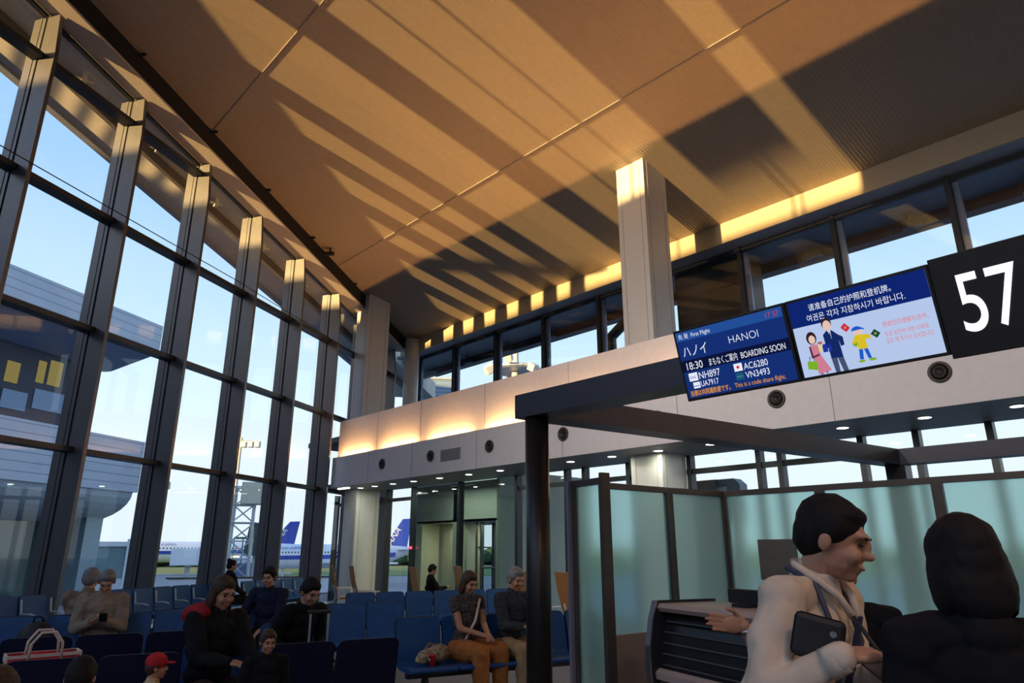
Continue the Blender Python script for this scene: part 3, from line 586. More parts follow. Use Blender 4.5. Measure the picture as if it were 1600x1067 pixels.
fig('m', [el(.165, .238, .022, .028)], hr_, -.003); fig('m', [el(.166, .228, .018, .024)], sk, -.004); fig('m', [[(.140, .19), (.158, .205), (.182, .203), (.205, .178), (.222, .165), (.222, .128), (.206, .125), (.202, .155), (.205, .075), (.152, .08), (.152, .125), (.142, .13)]], nvy, -.0035)
fig('m', [[(.164, .204), (.176, .203), (.174, .165)]], g_w, -.0045); fig('m', [[(.168, .198), (.172, .198), (.174, .172), (.170, .170)]], nvy, -.005); fig('m', [[(.152, .08), (.178, .078), (.178, .014), (.158, .014)], [(.180, .078), (.205, .075), (.214, .014), (.192, .014)]], gry, -.0033)
fig('p', [[(.126, .112), (.148, .112), (.148, .148), (.126, .15)], [(.150, .106), (.166, .116), (.164, .144), (.152, .14)]], C('passport blue', 30, 50, 150), -.0055)
fig('b', [el(.120, .150, .012, .012, n=14)], sk, -.0055); fig('b', [rect(.108, .122, .118, .142)], C('bib', 220, 210, 120), -.005); fig('b', [el(.120, .158, .012, .006, n=14)], C('baby hair', 170, 100, 80), -.006)
fig('p', [[(.222, .205), (.242, .180), (.262, .196), (.242, .222)]], C('passport red', 200, 40, 70), -.004); fig('p', [el(.242, .201, .006, .006, n=12)], C('gold', 215, 130, 90), -.005)
fig('c', [el(.288, .168, .020, .020)], sk, -.003); fig('c', [el(.286, .178, .023, .018, 0, 180)+[(.318, .180), (.316, .176)]], blu, -.004); fig('c', [[(.268, .150), (.276, .158), (.306, .156), (.336, .15), (.334, .130), (.312, .136), (.314, .092), (.274, .095), (.276, .13), (.262, .122), (.252, .125)]], yel, -.0035)
fig('c', [el(.267, .120, .012, .011)], grn, -.003); fig('c', [[(.276, .094), (.292, .094), (.286, .048), (.270, .05)], [(.296, .094), (.313, .092), (.320, .048), (.306, .048)]], blu, -.0033); fig('c', [el(.277, .042, .014, .006, n=14), el(.322, .042, .016, .006, n=14)], grn, -.0035)
fig('p', [[(.338, .150), (.360, .128), (.378, .146), (.357, .168)]], C('passport green', 15, 70, 50), -.0045); fig('p', [el(.358, .148, .006, .006, n=12)], C('gold2', 150, 140, 80), -.0055)
fig('l', [[(.300, .262), (.301, .262), (.300, .262)]], g_w, -.003) if False else None
gs = empty('gate_sign', (-.742, 3.1, 2.238), 0, 'black gate sign with large white 57 at the right edge', 'sign'); gs.rotation_euler = (TILT, 0, 0)
obj('panel', B(0, 1.30, -.012, .06, 0, .412, bev=.003), m_black, gs)
g57 = glow('sign white', (.95, .96, 1.0), 1.0)
for ch_, x_ in (('5', .060), ('7', .168), ('B', .312)): text('lettering', ch_, .335, g57, gs, M4.Translation((x_, -.015, .095)) @ RX, bold=.001, sx=.66)
# ================================================================ FROSTED SCREENS
def screen_panel(a, c, z0, z1, label, wood=0.0, th=.045):
    a, c = V(a), V(c); L = (c-a).length; an = atan2(c.y-a.y, c.x-a.x)
    e_ = empty('glass_partition', a, an, label, 'partition', 'frosted partition panels')
    obj('left_post', B(0, .035, -th/2, th/2, 0, z1), m_bronze, e_); obj('right_post', B(L-.035, L, -th/2, th/2, 0, z1), m_bronze, e_); obj('top_rail', B(.035, L-.035, -th/2, th/2, z1-.045, z1), m_bronze, e_)
    zz = max(wood, .08); pb = bmesh.new(); pb.faces.new([pb.verts.new(p) for p in ((.035, 0, zz), (L-.035, 0, zz), (L-.035, 0, z1-.045), (.035, 0, z1-.045))]); obj('pane', pb, m_frost, e_)
    if wood: obj('base_panel', B(.03, L-.03, -th/2-.004, th/2+.004, 0, wood), m_laminate, e_)
    else: obj('bottom_rail', B(.035, L-.035, -th/2, th/2, 0, .08), m_bronze, e_)
    return e_
screen_panel((-3.53, 3.88, 0), (-3.17, 3.80, 0), 0, 2.0, 'narrow frosted partition panel beside the round dark post')
obj('end_trim', B(.365, .395, -.04, .035, 0, 2.03), m_bronze, bpy.data.objects['glass_partition']); obj('side_trim', B(-.03, .0, -.05, .05, 0, 2.0), mat('grey edge trim', (.24, .22, .27), .4), bpy.data.objects['glass_partition'])
A, K, E_ = V((-3.43, 4.10, 0)), V((-3.36, 4.84, 0)), V((-3.25, 5.51, 0))
screen_panel(A, K, 0, 2.0, 'frosted partition panel with a beige base panel, left of the slatted counter', .92)
screen_panel(K, E_, 0, 2.0, 'frosted partition panel rising behind the left end of the counter, next to the inner corner', .92)
xs_ = [-3.25, -2.40, -1.57, -.72, .13]; lb = ['frosted partition panel in the back row holding the brown grey notice', 'frosted partition panel in the back row behind the bent man in the white shirt', 'frosted partition panel behind the black haired person on the right', 'frosted partition panel at the right edge of the photo']
for i in range(4): screen_panel((xs_[i]+.0, 5.51, 0), (xs_[i+1], 5.51, 0), 0, 2.0, lb[i], .92)
nb_ = empty('notice_board', (-2.76, 5.40, 1.42), 0, 'brown grey notice on the frosted partition behind the monitor', 'notice'); obj('sheet', B(-.15, .17, 0, .012, -.14, .17), mat('brown grey card', (.14, .13, .11), .7), nb_)
# ================================================================ COUNTER
CO = V((-2.80, 3.98, 0)); cdir = V((.953, -.303, 0)).normalized(); can = atan2(cdir.y, cdir.x)
ct = empty('check_in_counter', CO, can, 'curved counter with a dark slatted front, beige ledge and silver edged side panel', 'counter'); CL = 2.9
def cp(pts, a, b): return P(pts, a, b, lambda y, z, t: V((t, y, z)))
obj('worktop', cp([(-.10, 1.13), (-.12, 1.155), (-.10, 1.18), (.34, 1.18), (.34, 1.13)], .02, CL), m_ledge, ct)
obj('slat_front', cp([(-.02, 1.13), (-.085, 1.0), (-.11, .85), (-.115, .80), (.05, .80), (.05, 1.13)], .02, CL), m_slat, ct)
for k in range(5):
    z = 1.07 - .062*k; y = -.062 - .016*k if k < 3 else -.104 - .004*(k-3)
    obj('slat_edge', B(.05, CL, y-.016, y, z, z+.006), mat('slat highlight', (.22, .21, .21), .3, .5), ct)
obj('lower_ledge', cp([(-.11, .72), (-.155, .74), (-.16, .78), (-.13, .80), (.0, .80), (.0, .72)], .02, CL), m_ledge, ct)
obj('lower_front', cp([(-.13, .0), (-.13, .72), (.1, .72), (.1, .0)], .02, CL), m_laminate, ct)
for z in (.55, .38, .2): obj('groove', B(.02, CL, -.134, -.129, z, z+.012), m_black, ct)
pr_ = [(-.115, 1.195), (-.155, 1.08), (-.185, .93), (-.19, .78), (-.17, .6), (-.14, 0), (.36, 0), (.36, 1.195)]
obj('side_panel', cp(pr_, -.012, .02), m_black, ct); e2 = [(y-.012, z) for y, z in pr_[:6]]; obj('silver_edge', cp(e2 + [(y+.0, z) for y, z in pr_[:6]][::-1], -.022, .024), m_steel, ct)
mo = empty('monitor', CO + cdir*.52 + V((.05, .14, 1.181)), can + pi, 'black monitor seen from behind on the counter top', 'monitor')
obj('back_shell', P([(0, .02), (.0, .095), (.015, .10), (.05, .02)], -.14, .14, lambda y, z, t: V((t, -y, z))), m_black, mo); obj('stand', B(-.06, .06, -.05, .05, 0, .02), m_black, mo); obj('label_plate', B(-.04, .04, -.052+.0, -.046, .06, .075), mat('plate grey', (.06, .06, .065), .4), mo) if False else None

# ================================================================ SEATING
def seat_prof():
    return [(-.25, .40), (-.265, .425), (-.25, .445), (-.05, .435), (.10, .425), (.175, .44), (.205, .50), (.235, .64), (.275, .84), (.285, .855), (.30, .845), (.265, .62), (.235, .48), (.20, .415), (.12, .385), (-.1, .39)]
def rounded(bm):
    bmesh.ops.bevel(bm, geom=[e for e in bm.edges], offset=.006, segments=1, affect='EDGES'); return bm
SW = .235
def S_back(x0, x1, y_in, y_out, z0, z1, t):
    """rounded-corner shell following the recline"""
    bm = bmesh.new(); n = 9; rc = .05
    us = [x0, x0+.012, x0+rc*.35, x0+rc] + [x0+rc+(x1-x0-2*rc)*k/3 for k in (1, 2)] + [x1-rc, x1-rc*.35, x1-.012, x1]
    fr, bk = [], []
    for i in range(n+1):
        v = i/n; fr.append([]); bk.append([])
        for u in us:
            d = min(u-x0, x1-u); zt = z1 if d >= rc else z1 - rc + sqrt(max(0, rc*rc - (rc-d)**2))
            z = z0 + (zt-z0)*v; y = .205 + .085*((z-.48)/.37) + .012*(1-v)**2; cx = ((u-(x0+x1)/2)/((x1-x0)/2))**2
            fr[-1].append(bm.verts.new((u, y + y_in - .012*cx, z))); bk[-1].append(bm.verts.new((u, y + y_out - .008*cx, z)))
    m_ = len(us)
    for i in range(n):
        for j in range(m_-1):
            bm.faces.new((fr[i][j], fr[i][j+1], fr[i+1][j+1], fr[i+1][j])); bm.faces.new((bk[i][j], bk[i+1][j], bk[i+1][j+1], bk[i][j+1]))
        bm.faces.new((fr[i][0], fr[i+1][0], bk[i+1][0], bk[i][0])); bm.faces.new((fr[i][-1], bk[i][-1], bk[i+1][-1], fr[i+1][-1]))
    for j in range(m_-1):
        bm.faces.new((fr[0][j], bk[0][j], bk[0][j+1], fr[0][j+1])); bm.faces.new((fr[n][j], fr[n][j+1], bk[n][j+1], bk[n][j]))
    return bm
def link_mesh(name, src, parent, loc):
    o = bpy.data.objects.new(name, src.data); COL.objects.link(o); o.parent = parent; o.location = loc; return o
PROTO = {}
def bench(n, loc, rz, label, arms=False, group='rows of blue waiting seats', pitch=.5, legs=True):
    b = empty('bench', loc, rz, label, 'bench', group)
    for k in range(n):
        x = pitch*(k+.5)
        if 'seat' not in PROTO:
            PROTO['seat'] = obj('seat', rounded(P([(-.25, .405), (-.268, .425), (-.25, .448), (-.05, .436), (.10, .428), (.19, .45), (.215, .50), (.235, .49), (.20, .42), (.12, .395), (-.1, .395)], -SW, SW, lambda y, z, t: V((t, y, z)))), m_blue, b)
            PROTO['pad'] = obj('backrest', S_back(-SW, SW, -.012, .006, .47, .85, .02), m_blue, b); PROTO['shell'] = obj('back_shell', S_back(-SW-.004, SW+.004, .008, .028, .44, .856, .02), m_navy, PROTO['pad'])
            PROTO['seat'].location = PROTO['pad'].location = (x, 0, 0)
        else:
            link_mesh('seat', PROTO['seat'], b, (x, 0, 0)); p_ = link_mesh('backrest', PROTO['pad'], b, (x, 0, 0)); link_mesh('back_shell', PROTO['shell'], p_, (0, 0, 0))
    obj('beam', B(.05, n*pitch-.05, -.03, .05, .33, .39, bev=.008), m_dsteel, b)
    for x in ([pitch*.5, n*pitch-pitch*.5] if n > 1 else [pitch*.5]):
        bm = bmesh.new(); tube(bm, [(x, .01, .36), (x, -.05, .2), (x, -.16, .03)], .028, 8); tube(bm, [(x, .01, .36), (x, .1, .2), (x, .25, .03)], .028, 8); obj('leg', bm, m_dsteel, b)
        obj('foot', B(x-.03, x+.03, -.22, .31, 0, .035, bev=.008), m_dsteel, b)
    if arms:
        for k in range(n+1):
            x = pitch*k; bm = bmesh.new(); tube(bm, [(x, .20, .80), (x, .16, .60), (x, -.02, .60), (x, -.12, .58)], .013, 8); obj('armrest', bm, m_wframe, b)
    return b
RZ = radians(75); tt = V((cos(RZ), sin(RZ), 0)); ff = V((sin(RZ), -cos(RZ), 0))     # row direction, towards-the-camera direction
def row_in(tau, nf, n, label, **k):      # faces the camera; nf = place of the backrest tops
    p = tt*tau + ff*(nf + .28); return bench(n, (p.x, p.y, 0), RZ, label, **k)
def row_out(tau, nf, n, label, **k):     # seen from behind; tau = left end as seen by the camera
    p = tt*(tau + n*.5) + ff*(nf - .28); return bench(n, (p.x, p.y, 0), RZ + pi, label, **k)
row_out(-.64, -5.48, 2, 'navy-backed bench seen from behind at the bottom left, with the red shopping bag on it')
row_out(.92, -5.57, 2, 'navy-backed bench of two seats seen from behind at the bottom centre')
row_in(.38, -5.95, 1, 'single blue seat under the person with the red hood')
row_in(1.08, -7.05, 1, 'single blue seat under the person beside the suitcase handle')
row_out(-1.25, -9.12, 4, 'bench facing the windows, back to back with the second row at left')
row_out(-1.35, -6.86, 4, 'navy-backed bench seen from behind in front of the person in the beige jacket')
row_in(2.38, -7.10, 5, 'blue bench with the red cup, where the person in orange trousers sits')
row_in(-1.25, -9.02, 4, 'bench on which the person in the beige jacket with the phone sits')
row_in(1.22, -9.30, 4, 'blue bench behind the suitcase handle, in front of the lounge chair with white arms')
row_in(3.05, -11.6, 6, 'blue bench in front of the two brown lounge chairs under the tinted glass')
p = gw(9.75, -.28, 0)
for k, (s_, n_, l_) in enumerate(((10.4, 4, 'blue bench along the windows at the far left of the photo'), (7.2, 6, 'blue bench along the windows beneath the white boarding bridge'), (3.6, 5, 'blue bench along the windows nearest the corner column'))):
    p = gw(s_, -.30, 0); bench(n_, (p.x, p.y, 0), radians(121.83), l_, arms=True)
p = atz(886, 1030, 0) ; fdir = V((-.72, -.69, 0)); rz = atan2(-fdir.y, -fdir.x) - pi/2
bench(1, (p.x - .1, p.y, 0), rz, 'blue seat seen from its side between the dark post and the frosted panel')
# high-backed lounge chairs
def lounge(loc, face, label):
    rz = atan2(-face.y, -face.x) - pi/2; c = empty('lounge_chair', loc, rz, label, 'lounge chair', 'brown lounge chairs by the tinted glass')
    if 'lb' not in PROTO:
        pr = [(.20, .42), (.26, .60), (.34, .88), (.40, 1.18), (.42, 1.18), (.365, .88), (.285, .59), (.225, .41)]
        PROTO['lb'] = obj('backrest', rounded(P(pr, -.27, .27, lambda y, z, t: V((t, y, z)))), m_wood, c); PROTO['ls'] = obj('seat', B(-.26, .26, -.32, .22, .38, .43, bev=.015), m_wood, c)
        bm = bmesh.new()
        for sx in (-.3, .3): tube(bm, [(sx, .30, .02), (sx, .22, .40), (sx, .27, .62), (sx, -.22, .62), (sx, -.30, .40), (sx, -.34, .02)], .018, 8)
        tube(bm, [(-.3, .22, .40), (.3, .22, .40)], .018, 8); tube(bm, [(-.3, -.30, .36), (.3, -.30, .36)], .018, 8)
        for sx in (-.12, .12): tube(bm, [(sx, .225, .40), (sx, .29, .60), (sx, .315, .70)], .02, 8)
        PROTO['lf'] = obj('frame', bm, m_wframe, c, True)
    else:
        for n_, k_ in (('backrest', 'lb'), ('seat', 'ls'), ('frame', 'lf')): link_mesh(n_, PROTO[k_], c, (0, 0, 0))
    return c
lf = (Rh*.93 + Fh*.38).normalized()
LPOS = {}
for x, y, z, l_ in ((645, 891, 1.18, 'brown lounge chair with the small dark haired person in it'), (691, 889, 1.18, 'empty brown lounge chair in front of the beige recess'), (549, 888, 1.18, 'brown lounge chair with white arms beside the corner column'), (518, 886, 1.18, 'brown lounge chair farthest left, partly hidden, by the last window bay'), (816, 898, 1.18, 'brown lounge chair just left of the round dark post'), (879, 900, 1.18, 'brown lounge chair between the dark post and the frosted panel')):
    t_ = atz(x, y, 1.12); q = V((t_.x, t_.y, 0)) + lf*(.4 if x != 691 else .75); LPOS[x] = q; lounge(q, lf, l_)

# ================================================================ PEOPLE
DBG = False
SK, SK2 = mat('skin', (.46, .23, .14), .5, var=.04), mat('skin warm', (.42, .19, .11), .5, var=.04)
H_BLK, H_BRN, H_GRY = mat('black hair', (.010, .008, .008), .7, var=.3, scale=60, spec=.2), mat('brown hair', (.05, .028, .018), .6, var=.3, scale=60, spec=.25), mat('grey hair', (.16, .15, .15), .5, var=.3, scale=60)
FOLD = bpy.data.textures.new('cloth folds', 'CLOUDS'); FOLD.noise_scale = .09; FOLD.noise_depth = 1
def fuse(name, bm, vox, m, parent=None, it=3, fold=0):
    o = obj(name, bm, m, None); r = o.modifiers.new('r', 'REMESH'); r.mode = 'VOXEL'; r.voxel_size = vox
    sm = o.modifiers.new('s', 'SMOOTH'); sm.factor = .5; sm.iterations = it
    if fold: dm = o.modifiers.new('d', 'DISPLACE'); dm.texture = FOLD; dm.strength = fold; dm.mid_level = .45
    bpy.context.view_layer.update(); me = bpy.data.meshes.new_from_object(o.evaluated_get(bpy.context.evaluated_depsgraph_get()))
    old = o.data; o.modifiers.clear(); o.data = me; bpy.data.meshes.remove(old); me.shade_smooth(); me.name = name
    if parent: o.parent = parent
    return o
def cap(bm, a, b, ra, rb, n=14):
    a, b = V(a), V(b); tube(bm, [a, a.lerp(b, .5), b], [ra, (ra+rb)/2, rb], n); ell(bm, a, (ra, ra, ra)); ell(bm, b, (rb, rb, rb))
def ik(a, t, l1, l2, hint):
    a, t = V(a), V(t); d = t-a; L = min(d.length, (l1+l2)*.995); d.normalize(); t = a + d*L
    x = (l1*l1 - l2*l2 + L*L)/(2*L); h = sqrt(max(0, l1*l1 - x*x)); hv = V(hint); hv = (hv - d*hv.dot(d)).normalized()
    return a + d*x + hv*h, t
def hand(bm, wr, d, n, curl=.5, sc=1.0, thumb=1, spread=.1):
    """wr wrist, d pointing along the hand, n out of the palm; thumb +1/-1 side"""
    d = V(d).normalized(); n = V(n); n = (n - d*n.dot(d)).normalized(); t = d.cross(n)*thumb
    R_ = M4((t, d, n)).transposed().to_4x4() if False else M4(((t.x, d.x, n.x, 0), (t.y, d.y, n.y, 0), (t.z, d.z, n.z, 0), (0, 0, 0, 1)))
    ell(bm, wr + d*.048*sc, (.039*sc, .052*sc, .017*sc), R_); ell(bm, wr + d*.02*sc + t*.018*sc, (.022*sc, .032*sc, .017*sc), R_)
    for i, (o, L) in enumerate(((.028, .070), (.010, .080), (-.009, .074), (-.027, .058))):
        p = wr + d*(.088 - .012*(i == 3))*sc + t*o*sc; c = curl*(.8 + .12*i); dd = (d + t*o*spread*8).normalized(); a = 0
        for k, f in enumerate((.45, .32, .23)):
            a += c*(.7 if k == 0 else .9); v = dd*cos(a) + n*sin(a); q = p + v*L*f*sc; r0 = (.0090 - .0008*k)*sc; cap(bm, p, q, r0, r0*.93, 8); p = q
    p = wr + d*.022*sc + t*.030*sc; v = (d*.72 + t*.62 + n*.35).normalized(); q = p + v*.042*sc; cap(bm, p, q, .0115*sc, .0095*sc, 8); v2 = (d*.9 + t*.15 + n*.5*(curl+.3)).normalized(); cap(bm, q, q + v2*.030*sc, .0095*sc, .008*sc, 8)
def person(loc, face, label, pose='sit', lean=0.0, hy=0.0, hp=0.0, sc=1.0, RHt=None, LHt=None, top=None, bot=None, shoes=None, hair=None, style='short', skin=SK, vox=.009, sleeve=1.0, legw=1.0, world=False, rh=None, lh=None, hintR=(.5, -.6, -.6), hintL=(-.5, -.6, -.6), tw=1.0, group=None, seat=.45, girth=1.0, rcurl=.55, lcurl=.55, flare=1.0, knees=None):
    """root = the skin body; local x right, y forward, z up"""
    fa = V((face[0], face[1], 0)).normalized(); rz = atan2(fa.y, fa.x) - pi/2; Q = M4.Rotation(rz, 4, 'Z'); Lc = V((loc[0], loc[1], 0))
    def loc_(p): return (Q.inverted() @ (V(p) - Lc))/sc if world else V(p)
    sit = pose == 'sit'; hz = (seat/sc + .09) if sit else .92
    LM = M4.Translation((0, 0, hz)) @ M4.Rotation(-lean, 4, 'X') @ M4.Translation((0, 0, -hz))
    def tp(x, y, z): return LM @ V((x, y, hz + z))                    # torso points, z above the hips
    sh = {s_: tp(.175*s_*girth, -.01, .475) for s_ in (-1, 1)}; hip = {s_: V((.09*s_, 0, hz-.01)) for s_ in (-1, 1)}
    if sit:
        kn = {s_: V((.13*s_, .42, hz+.0)) for s_ in (-1, 1)}; an = {s_: V((.12*s_, .43, .09)) for s_ in (-1, 1)}
        if knees: kn, an = knees(kn, an)
    else: kn = {s_: V((.10*s_, .02 + .0*s_, .49)) for s_ in (-1, 1)}; an = {s_: V((.105*s_, -.02 + .03*s_, .085)) for s_ in (-1, 1)}
    tg = {1: loc_(RHt) if RHt is not None else (V((.14, .30, hz+.10)) if sit else V((.25, .05, .80))), -1: loc_(LHt) if LHt is not None else (V((-.10, .32, hz+.10)) if sit else V((-.25, .05, .80)))}
    arm = {}
    for s_, hn in ((1, hintR), (-1, hintL)): e_, t_ = ik(sh[s_], tg[s_], .275, .245, hn); arm[s_] = (e_, t_)
    nb, hd = tp(0, -.01, .52), tp(0, .015, .665)
    HM = M4.Translation(hd) @ M4.Rotation(hy, 4, 'Z') @ M4.Rotation(-hp - lean*.4, 4, 'X')
    def hb(bm, c, r): ell(bm, (0, 0, 0), (1, 1, 1), HM @ M4.Translation(V(c)) @ M4.Diagonal(V((r[0], r[1], r[2], 1))))
    bm = bmesh.new()
    for c, r in (((0, -.012, .022), (.074, .092, .092)), ((0, .022, -.035), (.058, .068, .078)), ((0, .058, -.088), (.026, .026, .022)), ((0, .098, -.022), (.014, .020, .014)), ((0, .088, .0), (.010, .016, .026)), ((.078, -.01, -.012), (.010, .020, .032)), ((-.078, -.01, -.012), (.010, .020, .032)), ((0, .070, .028), (.050, .022, .014)), ((.034, .066, -.03), (.026, .022, .026)), ((-.034, .066, -.03), (.026, .022, .026)), ((0, .084, -.056), (.022, .010, .008)), ((0, .080, -.070), (.018, .010, .008))): hb(bm, c, r)
    cap(bm, nb, HM @ V((0, -.02, -.06)), .056, .050)
    for z, rx, ry in ((0, .145, .095), (.14, .125, .085), (.30, .135, .085), (.40, .130, .07)): ell(bm, (0, 0, 0), (1, 1, 1), LM @ M4.Translation((0, -.005, hz+z)) @ M4.Diagonal(V((rx*girth, ry*girth, .13, 1))))
    for s_ in (-1, 1):
        e_, t_ = arm[s_]; cap(bm, sh[s_], e_, .040, .036); cap(bm, e_, t_, .035, .026)
        hd_ = (rh if s_ == 1 else lh); f_ = (t_ - e_).normalized()
        if hd_: dv = (Q.inverted().to_3x3() @ V(hd_[0])) if world else V(hd_[0]); nv = (Q.inverted().to_3x3() @ V(hd_[1])) if world else V(hd_[1])
        else: dv, nv = (f_, V((-.4*s_, .2, -1))) if sit else (f_, V((-s_, 0, 0)))
        hand(bm, t_, dv, nv, rcurl if s_ == 1 else lcurl, 1.0, 1 if s_ == 1 else -1)
        cap(bm, hip[s_], kn[s_], .078, .055); cap(bm, kn[s_], an[s_], .052, .038); ell(bm, an[s_] + V((0, .06, -.04)), (.038, .10, .035))
    body = fuse('person', bm, vox, skin); body.location = Lc; body.rotation_euler.z = rz; body.scale = (sc, sc, sc); tag(body, label, 'person', group)
    # clothing
    if top:
        bm = bmesh.new(); g_ = girth*tw
        for z, rx, ry, rz_ in ((-.02, .172, .125, .11), (.12, .160, .118, .13), (.28, .172, .125, .13), (.40, .172, .112, .11)): ell(bm, (0, 0, 0), (1, 1, 1), LM @ M4.Translation((0, -.005, hz+z)) @ M4.Diagonal(V((rx*g_, ry*g_, rz_, 1))))
        cap(bm, sh[-1]*.92 + nb*.08, sh[1]*.92 + nb*.08, .060, .060); cap(bm, nb - V((0, .012, .03)), nb + V((0, -.004, .012)), .080, .066)
        for s_ in (-1, 1):
            e_, t_ = arm[s_]; cap(bm, sh[s_], sh[s_].lerp(e_, min(1, sleeve*2)), .066*tw, .056*tw*flare)
            if sleeve > .5: cap(bm, e_, e_.lerp(t_, (sleeve-.5)*2*.94), .053*tw*flare, .036*tw*flare)
        fuse('shirt', bm, max(.007, vox), top, body, 2, .030)
    if bot:
        bm = bmesh.new(); ell(bm, (0, -.01, hz+.0), (.172*girth, .128*girth, .12))
        for s_ in (-1, 1): cap(bm, hip[s_], kn[s_], .098*legw, .076*legw); cap(bm, kn[s_], an[s_] + V((0, 0, .02)), .074*legw, .062*legw)
        fuse('trousers', bm, max(.009, vox), bot, body, 2, .026)
    for s_ in (-1, 1):
        bm = bmesh.new(); ell(bm, an[s_] + V((0, .07, -.045)), (.046, .125, .042)); ell(bm, an[s_] + V((0, -.01, -.02)), (.045, .055, .055)); box(bm, an[s_].x-.04, an[s_].x+.04, an[s_].y-.05, an[s_].y+.18, max(.0, an[s_].z-.088), an[s_].z-.06)
        fuse('shoe', bm, .010, shoes or m_black, body, 2)
    for s_ in (-1, 1):
        bm = bmesh.new(); hb(bm, (.031*s_, .0765, .004), (.011, .007, .006)); obj('eye', bm, mat('eye dark', (.02, .015, .012), .2), body, True)
        bm = bmesh.new(); hb(bm, (.033*s_, .088, .026), (.020, .006, .0045)); obj('eyebrow', bm, hair or H_BLK, body, True)
    bm = bmesh.new(); hb(bm, (0, .092, -.060), (.020, .006, .006)); obj('lips', bm, mat('lips', (.36, .13, .10), .45), body, True)
    if hair:
        bm = bmesh.new()
        for c, r in (((0, -.022, .038), (.084, .098, .092)), ((0, -.052, .0), (.082, .066, .085)), ((0, .030, .078), (.064, .046, .030)), ((.070, -.012, .03), (.018, .045, .05)), ((-.070, -.012, .03), (.018, .045, .05))): hb(bm, c, r)
        if style in ('long', 'bob'):
            L_ = .20 if style == 'long' else .10
            for c, r in (((0, -.062, -.06), (.088, .052, L_)), ((.076, -.02, -.05), (.022, .05, L_*.9)), ((-.076, -.02, -.05), (.022, .05, L_*.9))): hb(bm, c, r)
        if style == 'bun': hb(bm, (0, -.09, .10), (.045, .045, .042)); hb(bm, (0, -.06, .07), (.05, .05, .05))
        fuse('hair', bm, .008, hair, body, 2)
    body['_'] = 0; del body['_']
    if DBG:
        bpy.context.view_layer.update(); MW = body.matrix_world
        def pj(p): v = MW @ V(p) - CAM; z = v.dot(FW); return (round(800 + 1067*v.dot(Rh)/z), round(533.5 - 1067*v.dot(UP)/z), round(z, 2))
        print('DBG', label[:30], 'head', pj(hd), 'shR', pj(sh[1]), 'elR', pj(arm[1][0]), 'wrR', pj(arm[1][1]), 'shL', pj(sh[-1]), 'wrL', pj(arm[-1][1]), 'kn', pj(kn[1]), pj(kn[-1]))
    return body, HM, arm, LM, hz
def cloth(n, c, **k): return mat(n, c, .85, var=k.get('var', .12), scale=k.get('scale', 10), bump=.01, spec=.12)
c_white = cloth('cream white shirt cloth', (.62, .50, .39)); c_blk = cloth('black cloth', (.010, .010, .012)); c_navy = cloth('navy cloth', (.014, .018, .04)); c_beige = cloth('beige jacket cloth', (.26, .20, .15)); c_or = cloth('orange trouser cloth', (.38, .13, .035)); c_kh = cloth('khaki cloth', (.36, .23, .12)); c_gry = cloth('dark grey trouser cloth', (.03, .03, .035))
def checker(name, c1, c2, sc):
    m = mat(name, c1, .85); t = m.node_tree; b = t.nodes['Principled BSDF']; k = t.nodes.new('ShaderNodeTexChecker'); k.inputs['Scale'].default_value = sc; k.inputs[1].default_value = c1 + (1,); k.inputs[2].default_value = c2 + (1,)
    c = t.nodes.new('ShaderNodeTexCoord'); t.links.new(c.outputs['Object'], k.inputs[0]); t.links.new(k.outputs[0], b.inputs['Base Color']); return m
c_plaid = checker('dark plaid shirt cloth', (.035, .035, .04), (.012, .012, .016), 45)
c_pat = mat('black and cream patterned cloth', (.05, .04, .035), .85, var=.95, scale=38)
# the bent man in the white shirt
pw_ = at(1183, 861, 2.42)
staff, HM, arm, LM, hz = person(pw_, Rh*.68 - Fh*.73, 'person in a white shirt with lanyard, standing bent forward and writing', 'stand', lean=.36, hy=.25, hp=.20, sc=1.0, RHt=at(1322, 1024, 2.04), LHt=at(1405, 1042, 2.2), top=c_white, bot=c_gry, hair=H_BLK, vox=.0055, world=True, rh=(Rh*.95 + Fh*.15, V((0, 0, -1)) + Fh*.3), lh=(Rh*.6 - Fh*.1, V((0, 0, 1))), hintR=(.45, -.5, -.75), tw=1.02, rcurl=.62)
def on_torso(x, y, z): return LM @ V((x, y, hz + z))
bm = bmesh.new()
for s_ in (-1, 1): tube(bm, [on_torso(.075*s_, -.07, .545), on_torso(.082*s_, .03, .53), on_torso(.075*s_, .125, .40), on_torso(.05*s_, .142, .25), on_torso(.01*s_, .15, .12)], .008, 6)
obj('lanyard', bm, mat('blue grey strap', (.045, .05, .09), .6), staff, True)
obj('id_badge', B(-.03, .03, -.004, .004, -.10, 0, mx=M4.Translation(on_torso(0, .158, .12))), mat('badge card', (.35, .40, .5), .4), staff)
e_, t_ = arm[1]; cdv = (t_-e_).normalized(); obj('cuff', T([t_ - cdv*.055, t_ - cdv*.005], [.040, .038], 18), c_white, staff, True)
bm = bmesh.new(); tube(bm, [on_torso(0, -.085, .555), on_torso(.065, -.05, .56), on_torso(.078, .02, .548), on_torso(.045, .08, .52), on_torso(.015, .125, .47)], .011, 8); tube(bm, [on_torso(0, -.085, .555), on_torso(-.065, -.05, .56), on_torso(-.078, .02, .548), on_torso(-.045, .08, .52), on_torso(-.015, .125, .47)], .011, 8); obj('collar', bm, c_white, staff, True)
obj('tie', P([(-.012, .48), (.012, .48), (.03, .16), (0, .12), (-.03, .16)], .0, .008, lambda x, z, t: on_torso(x, .128 + .022*(.48-z)/.36 + t, z)), mat('navy tie cloth', (.012, .016, .05), .6), staff)
bpy.context.view_layer.update()
hw = staff.matrix_world @ arm[1][1]
